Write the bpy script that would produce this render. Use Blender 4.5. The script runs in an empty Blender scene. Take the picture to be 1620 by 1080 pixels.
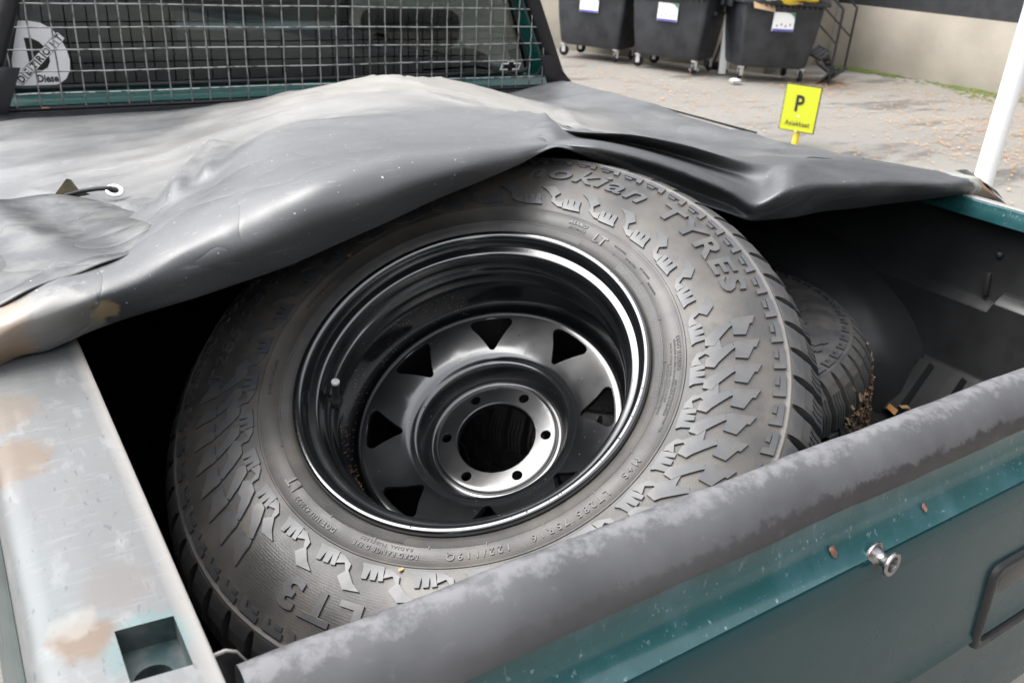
import bpy, bmesh, math, random
import numpy as np
from mathutils import Vector, Matrix
R_ = math.radians
random.seed(7); rng = np.random.default_rng(7)
S = bpy.context.scene
COL = S.collection
# ---------------------------------------------------------------- camera
cd = bpy.data.cameras.new('camera'); cam = bpy.data.objects.new('camera', cd); COL.objects.link(cam)
cF = Vector((0.51274955, 0.74525516, -0.42624247)); cR = Vector((0.83789688, -0.54260368, 0.05924577)); cU = cR.cross(cF)
cam.matrix_world = Matrix(((cR.x, cU.x, -cF.x, -0.0857), (cR.y, cU.y, -cF.y, -0.4158), (cR.z, cU.z, -cF.z, 0.4339), (0, 0, 0, 1)))
cd.sensor_width = 36; cd.lens = 36*1366.19/1620; cd.clip_start = 0.02; cd.clip_end = 400
cd.dof.use_dof = True; cd.dof.focus_distance = 0.98; cd.dof.aperture_fstop = 11
S.camera = cam
# ---------------------------------------------------------------- world, sun, exposure
W = bpy.data.worlds.new('World'); S.world = W; W.use_nodes = True
nt = W.node_tree; bg = nt.nodes['Background']
sky = nt.nodes.new('ShaderNodeTexSky'); sky.sky_type = 'NISHITA'; sky.sun_disc = False
sky.sun_elevation = R_(58); sky.sun_rotation = R_(-60); sky.air_density = 1.0; sky.dust_density = 2.5; sky.ozone_density = 1.0
hs = nt.nodes.new('ShaderNodeHueSaturation'); hs.inputs['Saturation'].default_value = 0.16
nt.links.new(sky.outputs[0], hs.inputs['Color']); nt.links.new(hs.outputs[0], bg.inputs[0]); bg.inputs[1].default_value = 0.15
sl = bpy.data.lights.new('sun', 'SUN'); sl.energy = 0.9; sl.angle = R_(60); sl.color = (1, .98, .95)
so = bpy.data.objects.new('sun', sl); COL.objects.link(so)
az = R_(60); el = R_(58)
sd = Vector((-math.sin(az)*math.cos(el), math.cos(az)*math.cos(el), math.sin(el)))   # direction towards the sun (overcast glow)
so.rotation_euler = sd.to_track_quat('Z', 'Y').to_euler()
S.view_settings.view_transform = 'Standard'; S.view_settings.look = 'None'; S.view_settings.gamma = 1
S.view_settings.use_curve_mapping = False; S.view_settings.exposure = 1.85
S.cycles.max_bounces = 8
G = -1.2            # ground level (z = 0 is the top of the truck's bed rails)
# ---------------------------------------------------------------- helpers
def link(o, parent=None):
    COL.objects.link(o)
    if parent is not None: o.parent = parent
    return o
def empty(name, loc=(0, 0, 0), parent=None):
    o = bpy.data.objects.new(name, None); o.location = loc; o.empty_display_size = .1
    return link(o, parent)
def tag(o, label=None, cat=None, group=None, kind=None):
    if label: o['label'] = label
    if cat: o['category'] = cat
    if group: o['group'] = group
    if kind: o['kind'] = kind
    return o
def mesh(name, V, F, m, parent=None, smooth=None):
    me = bpy.data.meshes.new(name); me.from_pydata([tuple(map(float, v)) for v in V], [], F); me.validate()
    if m is not None: me.materials.append(m)
    if smooth is not None:
        me.polygons.foreach_set('use_smooth', [True]*len(me.polygons)); me.set_sharp_from_angle(angle=R_(smooth))
    return link(bpy.data.objects.new(name, me), parent)
def frombm(name, bm, m, parent=None, smooth=None, recalc=True):
    if recalc: bmesh.ops.recalc_face_normals(bm, faces=bm.faces)
    me = bpy.data.meshes.new(name); bm.to_mesh(me); bm.free()
    if m is not None: me.materials.append(m)
    if smooth is not None:
        me.polygons.foreach_set('use_smooth', [True]*len(me.polygons)); me.set_sharp_from_angle(angle=R_(smooth))
    return link(bpy.data.objects.new(name, me), parent)
def bbox(bm, lo, hi, bev=0, seg=2, mat=None):
    r = bmesh.ops.create_cube(bm, size=1); vs = r['verts']
    lo = Vector(lo); hi = Vector(hi); c = (lo+hi)/2; d = hi-lo
    for v in vs: v.co = Vector((v.co.x*d.x, v.co.y*d.y, v.co.z*d.z))+c
    if bev:
        es = list({e for v in vs for e in v.link_edges})
        rr = bmesh.ops.bevel(bm, geom=es, offset=bev, segments=seg, affect='EDGES', profile=.5)
        vs = list({v for f in rr['faces'] for v in f.verts} | {v for v in vs if v.is_valid})
    if mat is not None:
        for v in vs: v.co = mat @ v.co
    return vs
def box(name, lo, hi, m, parent=None, bev=0, mat=None, seg=2):
    bm = bmesh.new(); bbox(bm, lo, hi, bev, seg, mat); return frombm(name, bm, m, parent, 40 if bev else None)
def tube_bm(bm, pts, r, n=10, cap=True):
    pts = [Vector(p) for p in pts]; rings = []; up = None
    for i, p in enumerate(pts):
        t = (pts[min(i+1, len(pts)-1)]-pts[max(i-1, 0)]).normalized()
        if up is None: up = t.orthogonal().normalized()
        up = (up-t*up.dot(t)).normalized(); b = t.cross(up)
        rr = r[i] if isinstance(r, (list, tuple)) else r
        rings.append([bm.verts.new(p+rr*(math.cos(2*math.pi*k/n)*up+math.sin(2*math.pi*k/n)*b)) for k in range(n)])
    for a, b in zip(rings, rings[1:]):
        for k in range(n): bm.faces.new((a[k], a[(k+1) % n], b[(k+1) % n], b[k]))
    if cap: bm.faces.new(rings[0][::-1]); bm.faces.new(rings[-1])
def tube(name, pts, r, m, parent=None, n=10):
    bm = bmesh.new(); tube_bm(bm, pts, r, n); return frombm(name, bm, m, parent, 50)
def prism(name, poly, depth, m, parent=None, bev=0, mat=None):
    """poly: closed outline in local XY, extruded along +Z by depth, placed with mat"""
    bm = bmesh.new(); f = bm.faces.new([bm.verts.new((x, y, 0)) for x, y in poly])
    r = bmesh.ops.extrude_face_region(bm, geom=[f]); vs = [g for g in r['geom'] if isinstance(g, bmesh.types.BMVert)]
    bmesh.ops.translate(bm, vec=(0, 0, depth), verts=vs)
    if bev: bmesh.ops.bevel(bm, geom=bm.edges[:], offset=bev, segments=2, affect='EDGES', profile=.5)
    if mat is not None: bmesh.ops.transform(bm, matrix=mat, verts=bm.verts)
    return frombm(name, bm, m, parent, 35)
def lathe_VF(prof, n):
    V = []; F = []
    for i, (r, z) in enumerate(prof):
        for k in range(n):
            a = 2*math.pi*k/n; V.append((r*math.cos(a), r*math.sin(a), z))
    for i in range(len(prof)-1):
        for k in range(n):
            k2 = (k+1) % n; F.append((i*n+k, i*n+k2, (i+1)*n+k2, (i+1)*n+k))
    return V, F
def frame(o, x, y, z):
    x, y, z, o = map(Vector, (x, y, z, o))
    return Matrix(((x.x, y.x, z.x, o.x), (x.y, y.y, z.y, o.y), (x.z, y.z, z.z, o.z), (0, 0, 0, 1)))
def text2d(body, size, offset=0, spacing=1.0, shear=0, res=3):
    cu = bpy.data.curves.new('lettering', 'FONT'); cu.body = body; cu.size = size; cu.offset = offset
    cu.space_character = spacing; cu.shear = shear; cu.resolution_u = res; cu.fill_mode = 'BOTH'
    o = bpy.data.objects.new('lettering', cu); COL.objects.link(o)
    dg = bpy.context.evaluated_depsgraph_get(); dg.update(); e = o.evaluated_get(dg); me = e.to_mesh()
    V = [tuple(v.co[:2]) for v in me.vertices]; F = [tuple(p.vertices) for p in me.polygons]
    e.to_mesh_clear(); bpy.data.objects.remove(o); bpy.data.curves.remove(cu)
    return V, F
def flat_text(name, body, size, m, parent, M4, offset=0, spacing=1.0, shear=0, sx=1.0, center=True, thick=0.0):
    V, F = text2d(body, size, offset, spacing, shear)
    xs = [v[0] for v in V]; ys = [v[1] for v in V]; cx = (min(xs)+max(xs))/2 if center else 0; cy = (min(ys)+max(ys))/2 if center else 0
    bm = bmesh.new(); vs = [bm.verts.new(((x-cx)*sx, y-cy, 0)) for x, y in V]
    for f in F:
        try: bm.faces.new([vs[i] for i in f])
        except ValueError: pass
    bmesh.ops.remove_doubles(bm, verts=bm.verts, dist=1e-6)
    if thick:
        r = bmesh.ops.extrude_face_region(bm, geom=bm.faces[:]); bmesh.ops.translate(bm, vec=(0, 0, thick), verts=[g for g in r['geom'] if isinstance(g, bmesh.types.BMVert)])
    bmesh.ops.transform(bm, matrix=M4, verts=bm.verts)
    return frombm(name, bm, m, parent, recalc=bool(thick))
# ---------------------------------------------------------------- materials
def mat(name, base, rough=.5, metal=0, ior=1.5, spec=None, col2=None, ns=5, nd=4, lo=.4, hi=.6, rvar=0, rs=20, bump=0, bs=60, bd=3, bdist=.001, coat=0, coatr=.05, speck=None, speck_s=200, speck_t=.7, trans=0, stretch=None, extra=None):
    m = bpy.data.materials.new(name); m.use_nodes = True; t = m.node_tree; N = t.nodes; L = t.links; b = N['Principled BSDF']
    b.inputs['Base Color'].default_value = (*base, 1); b.inputs['Roughness'].default_value = rough; b.inputs['Metallic'].default_value = metal
    b.inputs['IOR'].default_value = ior; b.inputs['Coat Weight'].default_value = coat; b.inputs['Coat Roughness'].default_value = coatr
    if trans: b.inputs['Transmission Weight'].default_value = trans
    if spec is not None: b.inputs['Specular IOR Level'].default_value = spec
    tc = N.new('ShaderNodeTexCoord'); vec = tc.outputs['Object']
    if stretch:
        mp = N.new('ShaderNodeMapping'); mp.inputs['Scale'].default_value = stretch; L.new(vec, mp.inputs[0]); vec = mp.outputs[0]
    def noise(s, d, v=None, rg=.55):
        n = N.new('ShaderNodeTexNoise'); n.inputs['Scale'].default_value = s; n.inputs['Detail'].default_value = d; n.inputs['Roughness'].default_value = rg
        L.new(v or vec, n.inputs['Vector']); return n.outputs['Fac']
    def ramp(f, a, c, ca=(0, 0, 0, 1), cb=(1, 1, 1, 1)):
        r = N.new('ShaderNodeValToRGB'); r.color_ramp.elements[0].position = a; r.color_ramp.elements[1].position = c
        r.color_ramp.elements[0].color = ca; r.color_ramp.elements[1].color = cb; L.new(f, r.inputs[0]); return r.outputs[0]
    def mix(f, a, c):
        x = N.new('ShaderNodeMix'); x.data_type = 'RGBA'
        if isinstance(f, (int, float)): x.inputs[0].default_value = f
        else: L.new(f, x.inputs[0])
        for i, q in ((6, a), (7, c)):
            if isinstance(q, tuple): x.inputs[i].default_value = (*q[:3], 1)
            else: L.new(q, x.inputs[i])
        return x.outputs[2]
    def mask(axis, a, c):       # 0 below a, 1 above c along an object axis
        s = N.new('ShaderNodeSeparateXYZ'); L.new(tc.outputs['Object'], s.inputs[0])
        r = N.new('ShaderNodeMapRange'); r.inputs[1].default_value = a; r.inputs[2].default_value = c; L.new(s.outputs[axis], r.inputs[0]); return r.outputs[0]
    def math_(op, a, c):
        x = N.new('ShaderNodeMath'); x.operation = op; x.use_clamp = True
        for i, q in enumerate((a, c)):
            if isinstance(q, (int, float)): x.inputs[i].default_value = q
            else: L.new(q, x.inputs[i])
        return x.outputs[0]
    def blob(c, r, soft=.5, nz=8, amt=.5):   # stain of its own shape about a point on the object
        d = N.new('ShaderNodeVectorMath'); d.operation = 'DISTANCE'; L.new(tc.outputs['Object'], d.inputs[0]); d.inputs[1].default_value = c
        x_ = N.new('ShaderNodeMath'); x_.operation = 'MULTIPLY_ADD'; L.new(d.outputs['Value'], x_.inputs[0]); x_.inputs[1].default_value = -1/r; x_.inputs[2].default_value = 1; x = x_.outputs[0]
        n2 = noise(nz, 4, tc.outputs['Object'])
        y = N.new('ShaderNodeMath'); y.operation = 'MULTIPLY_ADD'; L.new(n2, y.inputs[0]); y.inputs[1].default_value = amt; L.new(x, y.inputs[2])
        return ramp(y.outputs[0], amt*.5+.12, amt*.5+.12+soft)
    K = dict(noise=noise, ramp=ramp, mix=mix, mask=mask, math=math_, blob=blob, N=N, L=L, tc=tc, b=b, vec=vec)
    colo = None
    if col2 is not None: colo = mix(ramp(noise(ns, nd), lo, hi), base, col2)
    if speck is not None: colo = mix(ramp(noise(speck_s, 2), speck_t, speck_t+.03), colo or base, speck)
    if extra: colo = extra(K, colo or base) or colo
    if colo is not None and not isinstance(colo, tuple): L.new(colo, b.inputs['Base Color'])
    if rvar:
        r = N.new('ShaderNodeMapRange'); r.inputs[1].default_value = .3; r.inputs[2].default_value = .7; r.inputs[3].default_value = max(.02, rough-rvar); r.inputs[4].default_value = min(1, rough+rvar)
        L.new(noise(rs, 4), r.inputs[0]); L.new(r.outputs[0], b.inputs['Roughness'])
    if bump:
        bn = N.new('ShaderNodeBump'); bn.inputs['Strength'].default_value = bump; bn.inputs['Distance'].default_value = bdist
        L.new(noise(bs, bd), bn.inputs['Height']); L.new(bn.outputs[0], b.inputs['Normal'])
    m['K'] = 0
    return m
def rubber_extra(K, c):
    # brown dust film in patches, wet darker streaks, drops
    n = K['noise'](9, 5); c1 = K['mix'](K['ramp'](n, .42, .66), c, (.098, .088, .077))
    return K['mix'](K['ramp'](K['noise'](30, 3), .62, .72), c1, (.05, .045, .042))
RUB = mat('tyre_rubber_dusty', (.046, .044, .042), .42, ior=1.5, rvar=.12, rs=14, bump=.35, bs=420, bdist=.0006, extra=rubber_extra)
def chain_bump(m, make, strength, dist):
    t = m.node_tree; b = t.nodes['Principled BSDF']; old = [l.from_socket for l in t.links if l.to_socket == b.inputs['Normal']]
    bn = t.nodes.new('ShaderNodeBump'); bn.inputs['Strength'].default_value = strength; bn.inputs['Distance'].default_value = dist
    t.links.new(make(t), bn.inputs['Height'])
    if old: t.links.new(old[0], bn.inputs['Normal'])
    t.links.new(bn.outputs[0], b.inputs['Normal'])
def rings(t):
    tc = t.nodes.new('ShaderNodeTexCoord'); w = t.nodes.new('ShaderNodeTexWave'); w.wave_type = 'RINGS'; w.rings_direction = 'Z'; w.inputs['Scale'].default_value = 110
    t.links.new(tc.outputs['Object'], w.inputs[0]); return w.outputs['Fac']
chain_bump(RUB, rings, .09, .0005)
RUBB = mat('tyre_rubber_smooth', (.052, .054, .058), .36, ior=1.6, col2=(.080, .076, .072), ns=25, rvar=.08, rs=30, bump=.12, bs=300, bdist=.0004)
RUBD = mat('tyre_rubber_worn', (.024, .0245, .026), .5, col2=(.048, .045, .042), ns=18, rvar=.1, bump=.3, bs=250, bdist=.0008)
def rim_extra(K, c):
    return K['mix'](K['ramp'](K['noise'](420, 2), .74, .77), c, (.30, .27, .24))
RIM = mat('gloss_black_wheel_paint', (.0065, .007, .008), .17, ior=2.25, rvar=.05, rs=9, bump=.05, bs=45, bdist=.0006, extra=rim_extra)
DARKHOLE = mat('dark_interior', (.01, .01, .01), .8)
CAP = mat('valve_rubber', (.012, .012, .012), .5)
TIN = mat('zinc_metal', (.62, .61, .60), .4, metal=.4, rvar=.1, bump=.2, bs=200)
CHR = mat('grommet_steel', (.75, .75, .74), .3, metal=.8)
GALV = mat('galvanised_wire', (.42, .43, .42), .38, metal=.85, rvar=.15, rs=60, col2=(.16, .15, .14), ns=40, lo=.5, hi=.62)
BLKP = mat('black_painted_steel', (.012, .012, .014), .42, rvar=.15, bump=.1, bs=80)
PLAS = mat('black_moulded_plastic', (.018, .018, .019), .45, rvar=.1, rs=40, bump=.3, bs=500, bdist=.0004)
def liner_extra(K, c):
    return K['mix'](K['math']('MULTIPLY', K['ramp'](K['noise'](7, 6), .5, .75), .3), c, (.05, .05, .05))
LINER = mat('bedliner_plastic', (.019, .0193, .020), .42, rvar=.12, rs=12, bump=.35, bs=350, bdist=.0006, extra=liner_extra, speck=(.2, .2, .19), speck_s=160, speck_t=.78)
def nz2(K, mp): return K['noise'](1, 4, mp.outputs[0])
TEALC = (.012, .064, .068)
def teal_extra(K, c):
    c = K['mix'](K['math']('MULTIPLY', K['ramp'](K['noise'](18, 5), .48, .72), .6), c, (.048, .118, .138))
    c = K['mix'](K['math']('MULTIPLY', K['ramp'](K['noise'](150, 3), .66, .72), .6), c, (.25, .32, .32))
    mp = K['N'].new('ShaderNodeMapping'); mp.inputs['Scale'].default_value = (190, 190, 22); K['L'].new(K['tc'].outputs['Object'], mp.inputs[0])
    c = K['mix'](K['math']('MULTIPLY', K['ramp'](nz2(K, mp), .66, .70), .35), c, (.22, .30, .30))
    return c
TEAL = mat('worn_sky_paled_teal_paint', TEALC, .3, coat=.5, coatr=.08, rvar=.12, rs=8, bump=.03, bs=30, extra=teal_extra)
TEALG = mat('glossy_dark_teal_car_paint', (.005, .037, .043), .26, spec=.28, coat=.12, coatr=.06, ior=1.5, rvar=.06, rs=6, bump=.06, bs=7, bdist=.004, col2=(.007, .043, .050), ns=3)
TEALC2 = mat('cab_teal_paint', (.003, .07, .06), .3, coat=.6, rvar=.1)
def rail_extra(K, c):
    m = K['mix']; r = K['ramp']; nz = K['noise']; bl = K['blob']
    c = m(r(nz(6, 6), .42, .62), c, (.185, .188, .188))
    sc = nz(60, 5); c = m(K['math']('MULTIPLY', r(sc, .55, .68), .45), c, (.27, .27, .27))
    mp = K['N'].new('ShaderNodeMapping'); mp.inputs['Scale'].default_value = (30, 260, 60); mp.inputs['Rotation'].default_value = (0, 0, .5); K['L'].new(K['tc'].outputs['Object'], mp.inputs[0])
    c = m(K['math']('MULTIPLY', r(nz2(K, mp), .56, .66), .3), c, (.25, .25, .25))
    c = m(K['math']('MULTIPLY', r(nz(210, 4), .63, .68), .4), c, (.05, .055, .055))
    c = m(K['math']('MULTIPLY', r(nz(10, 4), .5, .8), .35), c, (.06, .11, .115))
    for p, rad, col in (((-.040, .125, 0), .032, (.15, .13, .12)), ((-.067, .082, 0), .026, (.15, .075, .028)), ((-.070, .100, 0), .018, (.26, .25, .23)),
                        ((-.092, .42, 0), .05, (.17, .125, .085)), ((-.088, .33, 0), .045, (.17, .105, .055)), ((-.03, .06, 0), .035, (.10, .19, .19))):
        c = m(K['math']('MULTIPLY', bl(p, rad*1.05, .32, 75, .9), .55), c, col)
    edge = K['mask']('X', -.012, -.002)
    return m(K['math']('MULTIPLY', edge, .5), c, (.50, .46, .42))
BARE = mat('bare_brushed_metal', (.145, .148, .148), .42, metal=.3, rvar=.12, rs=20, bump=.12, bs=60, stretch=(1, .35, 1), extra=rail_extra)
def cap_extra(K, c):
    m = K['mix']; r = K['ramp']; nz = K['noise']
    c = m(r(nz(9, 6), .4, .62), c, (.098, .098, .103))
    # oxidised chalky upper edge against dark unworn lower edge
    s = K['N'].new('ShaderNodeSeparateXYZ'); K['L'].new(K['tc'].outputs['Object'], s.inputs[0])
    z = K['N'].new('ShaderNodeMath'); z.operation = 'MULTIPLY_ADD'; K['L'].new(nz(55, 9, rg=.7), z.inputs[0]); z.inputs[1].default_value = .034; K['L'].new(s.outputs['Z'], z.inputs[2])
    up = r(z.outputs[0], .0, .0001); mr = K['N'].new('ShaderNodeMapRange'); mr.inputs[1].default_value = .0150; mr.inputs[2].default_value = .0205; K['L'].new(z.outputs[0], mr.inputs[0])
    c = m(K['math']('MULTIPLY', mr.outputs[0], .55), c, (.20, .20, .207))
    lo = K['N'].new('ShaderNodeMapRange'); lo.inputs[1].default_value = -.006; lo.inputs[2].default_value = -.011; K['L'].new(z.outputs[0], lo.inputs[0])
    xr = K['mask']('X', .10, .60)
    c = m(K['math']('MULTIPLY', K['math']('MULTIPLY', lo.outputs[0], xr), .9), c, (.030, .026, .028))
    return m(K['math']('MULTIPLY', r(nz(90, 6), .62, .74), .2), c, (.18, .18, .19))
CAPM = mat('oxidised_grey_plastic_trim', (.070, .070, .074), .5, rvar=.1, bump=.25, bs=160, bdist=.0006, stretch=(1, 1, 1), extra=cap_extra)
def tarp_extra(K, c):
    m = K['mix']; r = K['ramp']; nz = K['noise']; bl = K['blob']; mu = lambda a, b: K['math']('MULTIPLY', a, b)
    c = m(mu(K['mask']('Y', .60, .90), mu(r(nz(5, 8), .30, .62), .8)), c, (.125, .124, .124))  # dust, heavier behind the hem, standing in for sky light on the top
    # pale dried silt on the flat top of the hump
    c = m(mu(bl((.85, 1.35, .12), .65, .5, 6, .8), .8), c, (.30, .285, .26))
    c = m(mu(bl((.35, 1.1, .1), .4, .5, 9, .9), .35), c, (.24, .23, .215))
    # rust and lichen at both corners of the hem
    for p, rad, col, w in (((-.09, .52, .04), .070, (.34, .19, .07), .85), ((-.01, .52, .03), .055, (.17, .165, .15), .8), ((.028, .525, .05), .024, (.30, .21, .11), .8), ((-.062, .53, .02), .030, (.40, .20, .06), .8), ((-.04, .52, .02), .085, (.13, .13, .125), .6), ((1.76, .55, .02), .07, (.30, .16, .07), .8), ((1.70, .56, .03), .06, (.34, .36, .32), .8)):
        c = m(mu(bl(p, rad, .22, 70, .9), w), c, col)
    c = m(mu(r(nz(190, 3), .71, .74), .9), c, (.55, .55, .54))
    c = m(mu(r(nz(900, 1), .5, .75), .10), c, (.3, .3, .3))
    # fine scratches
    wv = K['N'].new('ShaderNodeTexNoise'); wv.inputs['Scale'].default_value = 1.0; wv.inputs['Detail'].default_value = 6
    mp = K['N'].new('ShaderNodeMapping'); mp.inputs['Scale'].default_value = (14, 260, 200); mp.inputs['Rotation'].default_value = (0, .1, .35); K['L'].new(K['tc'].outputs['Object'], mp.inputs[0]); K['L'].new(mp.outputs[0], wv.inputs[0])
    return m(mu(r(wv.outputs['Fac'], .64, .70), .16), c, (.35, .35, .36))
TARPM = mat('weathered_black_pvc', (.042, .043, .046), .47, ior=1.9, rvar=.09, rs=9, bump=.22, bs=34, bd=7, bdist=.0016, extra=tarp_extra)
TARPF = mat('grubby_grey_pvc', (.045, .046, .048), .38, ior=1.6, rvar=.1, rs=10, bump=.3, bs=35, bd=5, bdist=.002, col2=(.11, .11, .105), ns=16, nd=6, lo=.45, hi=.62, speck=(.6, .6, .58), speck_s=180, speck_t=.74)
def creases(t):
    tc = t.nodes.new('ShaderNodeTexCoord'); mp = t.nodes.new('ShaderNodeMapping'); mp.inputs['Scale'].default_value = (1.0, 1.5, 2.2); mp.inputs['Rotation'].default_value = (0, 0, .35)
    n = t.nodes.new('ShaderNodeTexNoise'); n.inputs['Scale'].default_value = 5.5; n.inputs['Detail'].default_value = 2.0; n.inputs['Distortion'].default_value = .6
    t.links.new(tc.outputs['Object'], mp.inputs[0]); t.links.new(mp.outputs[0], n.inputs['Vector'])
    s = t.nodes.new('ShaderNodeMath'); s.operation = 'SUBTRACT'; s.inputs[1].default_value = .5; t.links.new(n.outputs['Fac'], s.inputs[0])
    a = t.nodes.new('ShaderNodeMath'); a.operation = 'ABSOLUTE'; t.links.new(s.outputs[0], a.inputs[0])
    p = t.nodes.new('ShaderNodeMath'); p.operation = 'POWER'; p.inputs[1].default_value = .55; t.links.new(a.outputs[0], p.inputs[0]); return p.outputs[0]
chain_bump(TARPM, creases, .32, .010); chain_bump(TARPF, creases, .4, .010)
OLIVE = mat('olive_canvas', (.09, .075, .035), .8, col2=(.03, .03, .025), ns=60, bump=.3, bs=400)
CORD = mat('black_cord', (.012, .012, .013), .6)
GLASS = bpy.data.materials.new('tinted_cab_glass'); GLASS.use_nodes = True
_t = GLASS.node_tree; _t.nodes.clear(); _o = _t.nodes.new('ShaderNodeOutputMaterial'); _mx = _t.nodes.new('ShaderNodeMixShader'); _g = _t.nodes.new('ShaderNodeBsdfGlossy'); _tr = _t.nodes.new('ShaderNodeBsdfTransparent'); _f = _t.nodes.new('ShaderNodeFresnel')
_f.inputs[0].default_value = 1.6; _g.inputs['Roughness'].default_value = .01; _g.inputs[0].default_value = (.95, 1, .98, 1); _tr.inputs[0].default_value = (.28, .31, .305, 1)
_t.links.new(_f.outputs[0], _mx.inputs[0]); _t.links.new(_tr.outputs[0], _mx.inputs[1]); _t.links.new(_g.outputs[0], _mx.inputs[2]); _t.links.new(_mx.outputs[0], _o.inputs[0])
STW = mat('white_vinyl', (.90, .90, .90), .4); STK = mat('black_vinyl', (.008, .008, .009), .4)
CONC = mat('stained_concrete', (.34, .305, .255), .85, col2=(.27, .243, .20), ns=1.3, nd=7, lo=.4, hi=.65, bump=.4, bs=30, bdist=.01,
           extra=lambda K, c: K['mix'](K['math']('MULTIPLY', K['math']('MULTIPLY', K['mask']('Z', -.75, -1.2), K['ramp'](K['noise'](2.2, 5), .35, .6)), .7), c, (.15, .14, .115)))
DCLAD = mat('dark_facade_render', (.016, .017, .02), .75, col2=(.024, .025, .028), ns=8)
FAC = mat('grey_facade_render', (.15, .15, .145), .85, col2=(.12, .12, .115), ns=2)
WINM = mat('facade_window_glass', (.02, .025, .03), .06)
def asph_extra(K, c):
    m = K['mix']; r = K['ramp']; nz = K['noise']
    c = m(r(nz(.35, 6), .38, .62), c, (.222, .209, .187))
    n2 = K['N'].new('ShaderNodeMapping'); n2.inputs['Scale'].default_value = (.5, 1.6, 1); n2.inputs['Rotation'].default_value = (0, 0, .15); K['L'].new(K['tc'].outputs['Object'], n2.inputs[0])
    c = m(K['math']('MULTIPLY', r(nz(1.2, 6, n2.outputs[0], .65), .53, .62), .8), c, (.075, .068, .062))
    c = m(K['math']('MULTIPLY', r(nz(2.5, 6), .56, .70), .3), c, (.25, .19, .13))
    return m(K['math']('MULTIPLY', r(nz(70, 2), .60, .68), .35), c, (.36, .35, .34))
ASPH = mat('worn_asphalt', (.182, .172, .155), .8, bump=.5, bs=60, bdist=.006, extra=asph_extra)
BIN = mat('dark_grey_bin_plastic', (.020, .022, .026), .5, rvar=.1, bump=.15, bs=40, col2=(.036, .038, .043), ns=4, nd=5)
BINL = mat('bin_lid_plastic', (.030, .033, .038), .45, rvar=.1)
WHITEP = mat('white_painted_post', (.80, .80, .79), .5)
YEL = mat('fluorescent_yellow_sheet', (.50, .53, .02), .5); YELP = mat('yellow_painted_pole', (.80, .60, .05), .5)
MOSS = mat('moss', (.05, .085, .012), .95, col2=(.10, .12, .02), ns=30, bump=.6, bs=120, bdist=.01)
LEAFM = mat('dry_orange_leaf', (.42, .17, .05), .7, col2=(.55, .30, .10), ns=3)
LEAFY = mat('dry_tan_leaf', (.52, .34, .17), .7, col2=(.40, .20, .08), ns=2)
BARK = mat('wet_brown_bark', (.040, .023, .012), .75, col2=(.14, .08, .04), ns=60, bump=.5, bs=200)
CARD = mat('brown_cardboard', (.42, .29, .17), .8); YBAG = mat('yellow_plastic_bag', (.75, .55, .03), .35, bump=.5, bs=14, bdist=.03); WBAG = mat('white_plastic_bag', (.7, .71, .72), .4, bump=.5, bs=14, bdist=.03)
BLUE = mat('blue_print', (.10, .10, .40), .5); GREEN = mat('green_print', (.05, .22, .12), .5)
SEAT = mat('dark_seat_cloth', (.025, .027, .027), .9)
RUST = mat('rusty_steel', (.13, .055, .038), .8, col2=(.26, .15, .12), ns=120, bump=.5, bs=300)
LETM = mat('printed_black', (.02, .02, .02), .5)

# ================================================================ GROUND AND SURROUNDINGS
def ground():
    n = 60; V = []; F = []
    ax = [-120, -60, -30, -15] + list(np.linspace(-8, 20, n)) + [30, 60, 120]
    for y in ax:
        for x in ax:
            z = .012*math.sin(x*1.3+y*.7)+.010*math.sin(y*1.9-x*.4) if -7 < x < 19 and -7 < y < 19 else 0
            V.append((x, y, G-.012+z*.5))
    k = len(ax)
    for j in range(k-1):
        for i in range(k-1): F.append((j*k+i, j*k+i+1, (j+1)*k+i+1, (j+1)*k+i))
    tag(mesh('ground', V, F, ASPH, None, 60), kind='structure')
ground()
# long concrete wall with the dark facade above it
cw = empty('concrete_wall', (12.6, 4, G)); tag(cw, 'long stained concrete retaining wall at the edge of the yard under a dark facade', 'wall')
box('wall_face', (12.6-12.6, -18-4, -.3), (13.0-12.6, 16-4, .93), CONC, cw, .01)
df = empty('dark_building', (12.6, 4, G)); tag(df, 'building with dark rendered facade rising above the concrete wall', 'building')
box('facade', (.03, -22, .932), (8, 12, 9.2), DCLAD, df)
for i in range(7): 
    w = box('window', (.005, -18+i*4, 3.4), (.028, -16.2+i*4, 5.0), WINM, df)
box('roof_edge', (-.15, -22.2, 9.202), (8, 12.2, 9.45), BLKP, df)
# concrete block behind the bins
bm = bmesh.new(); fp = [(8.15, 12.3), (10.25, 8.55), (12.58, 9.3), (12.58, 13.5), (9.5, 14.5)]
f = bm.faces.new([bm.verts.new((x, y, G-.3)) for x, y in fp]); r = bmesh.ops.extrude_face_region(bm, geom=[f])
bmesh.ops.translate(bm, vec=(0, 0, 2.6), verts=[g for g in r['geom'] if isinstance(g, bmesh.types.BMVert)])
tag(frombm('concrete_landing', bm, CONC), 'beige concrete landing block directly behind the three waste bins', 'wall')
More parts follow.
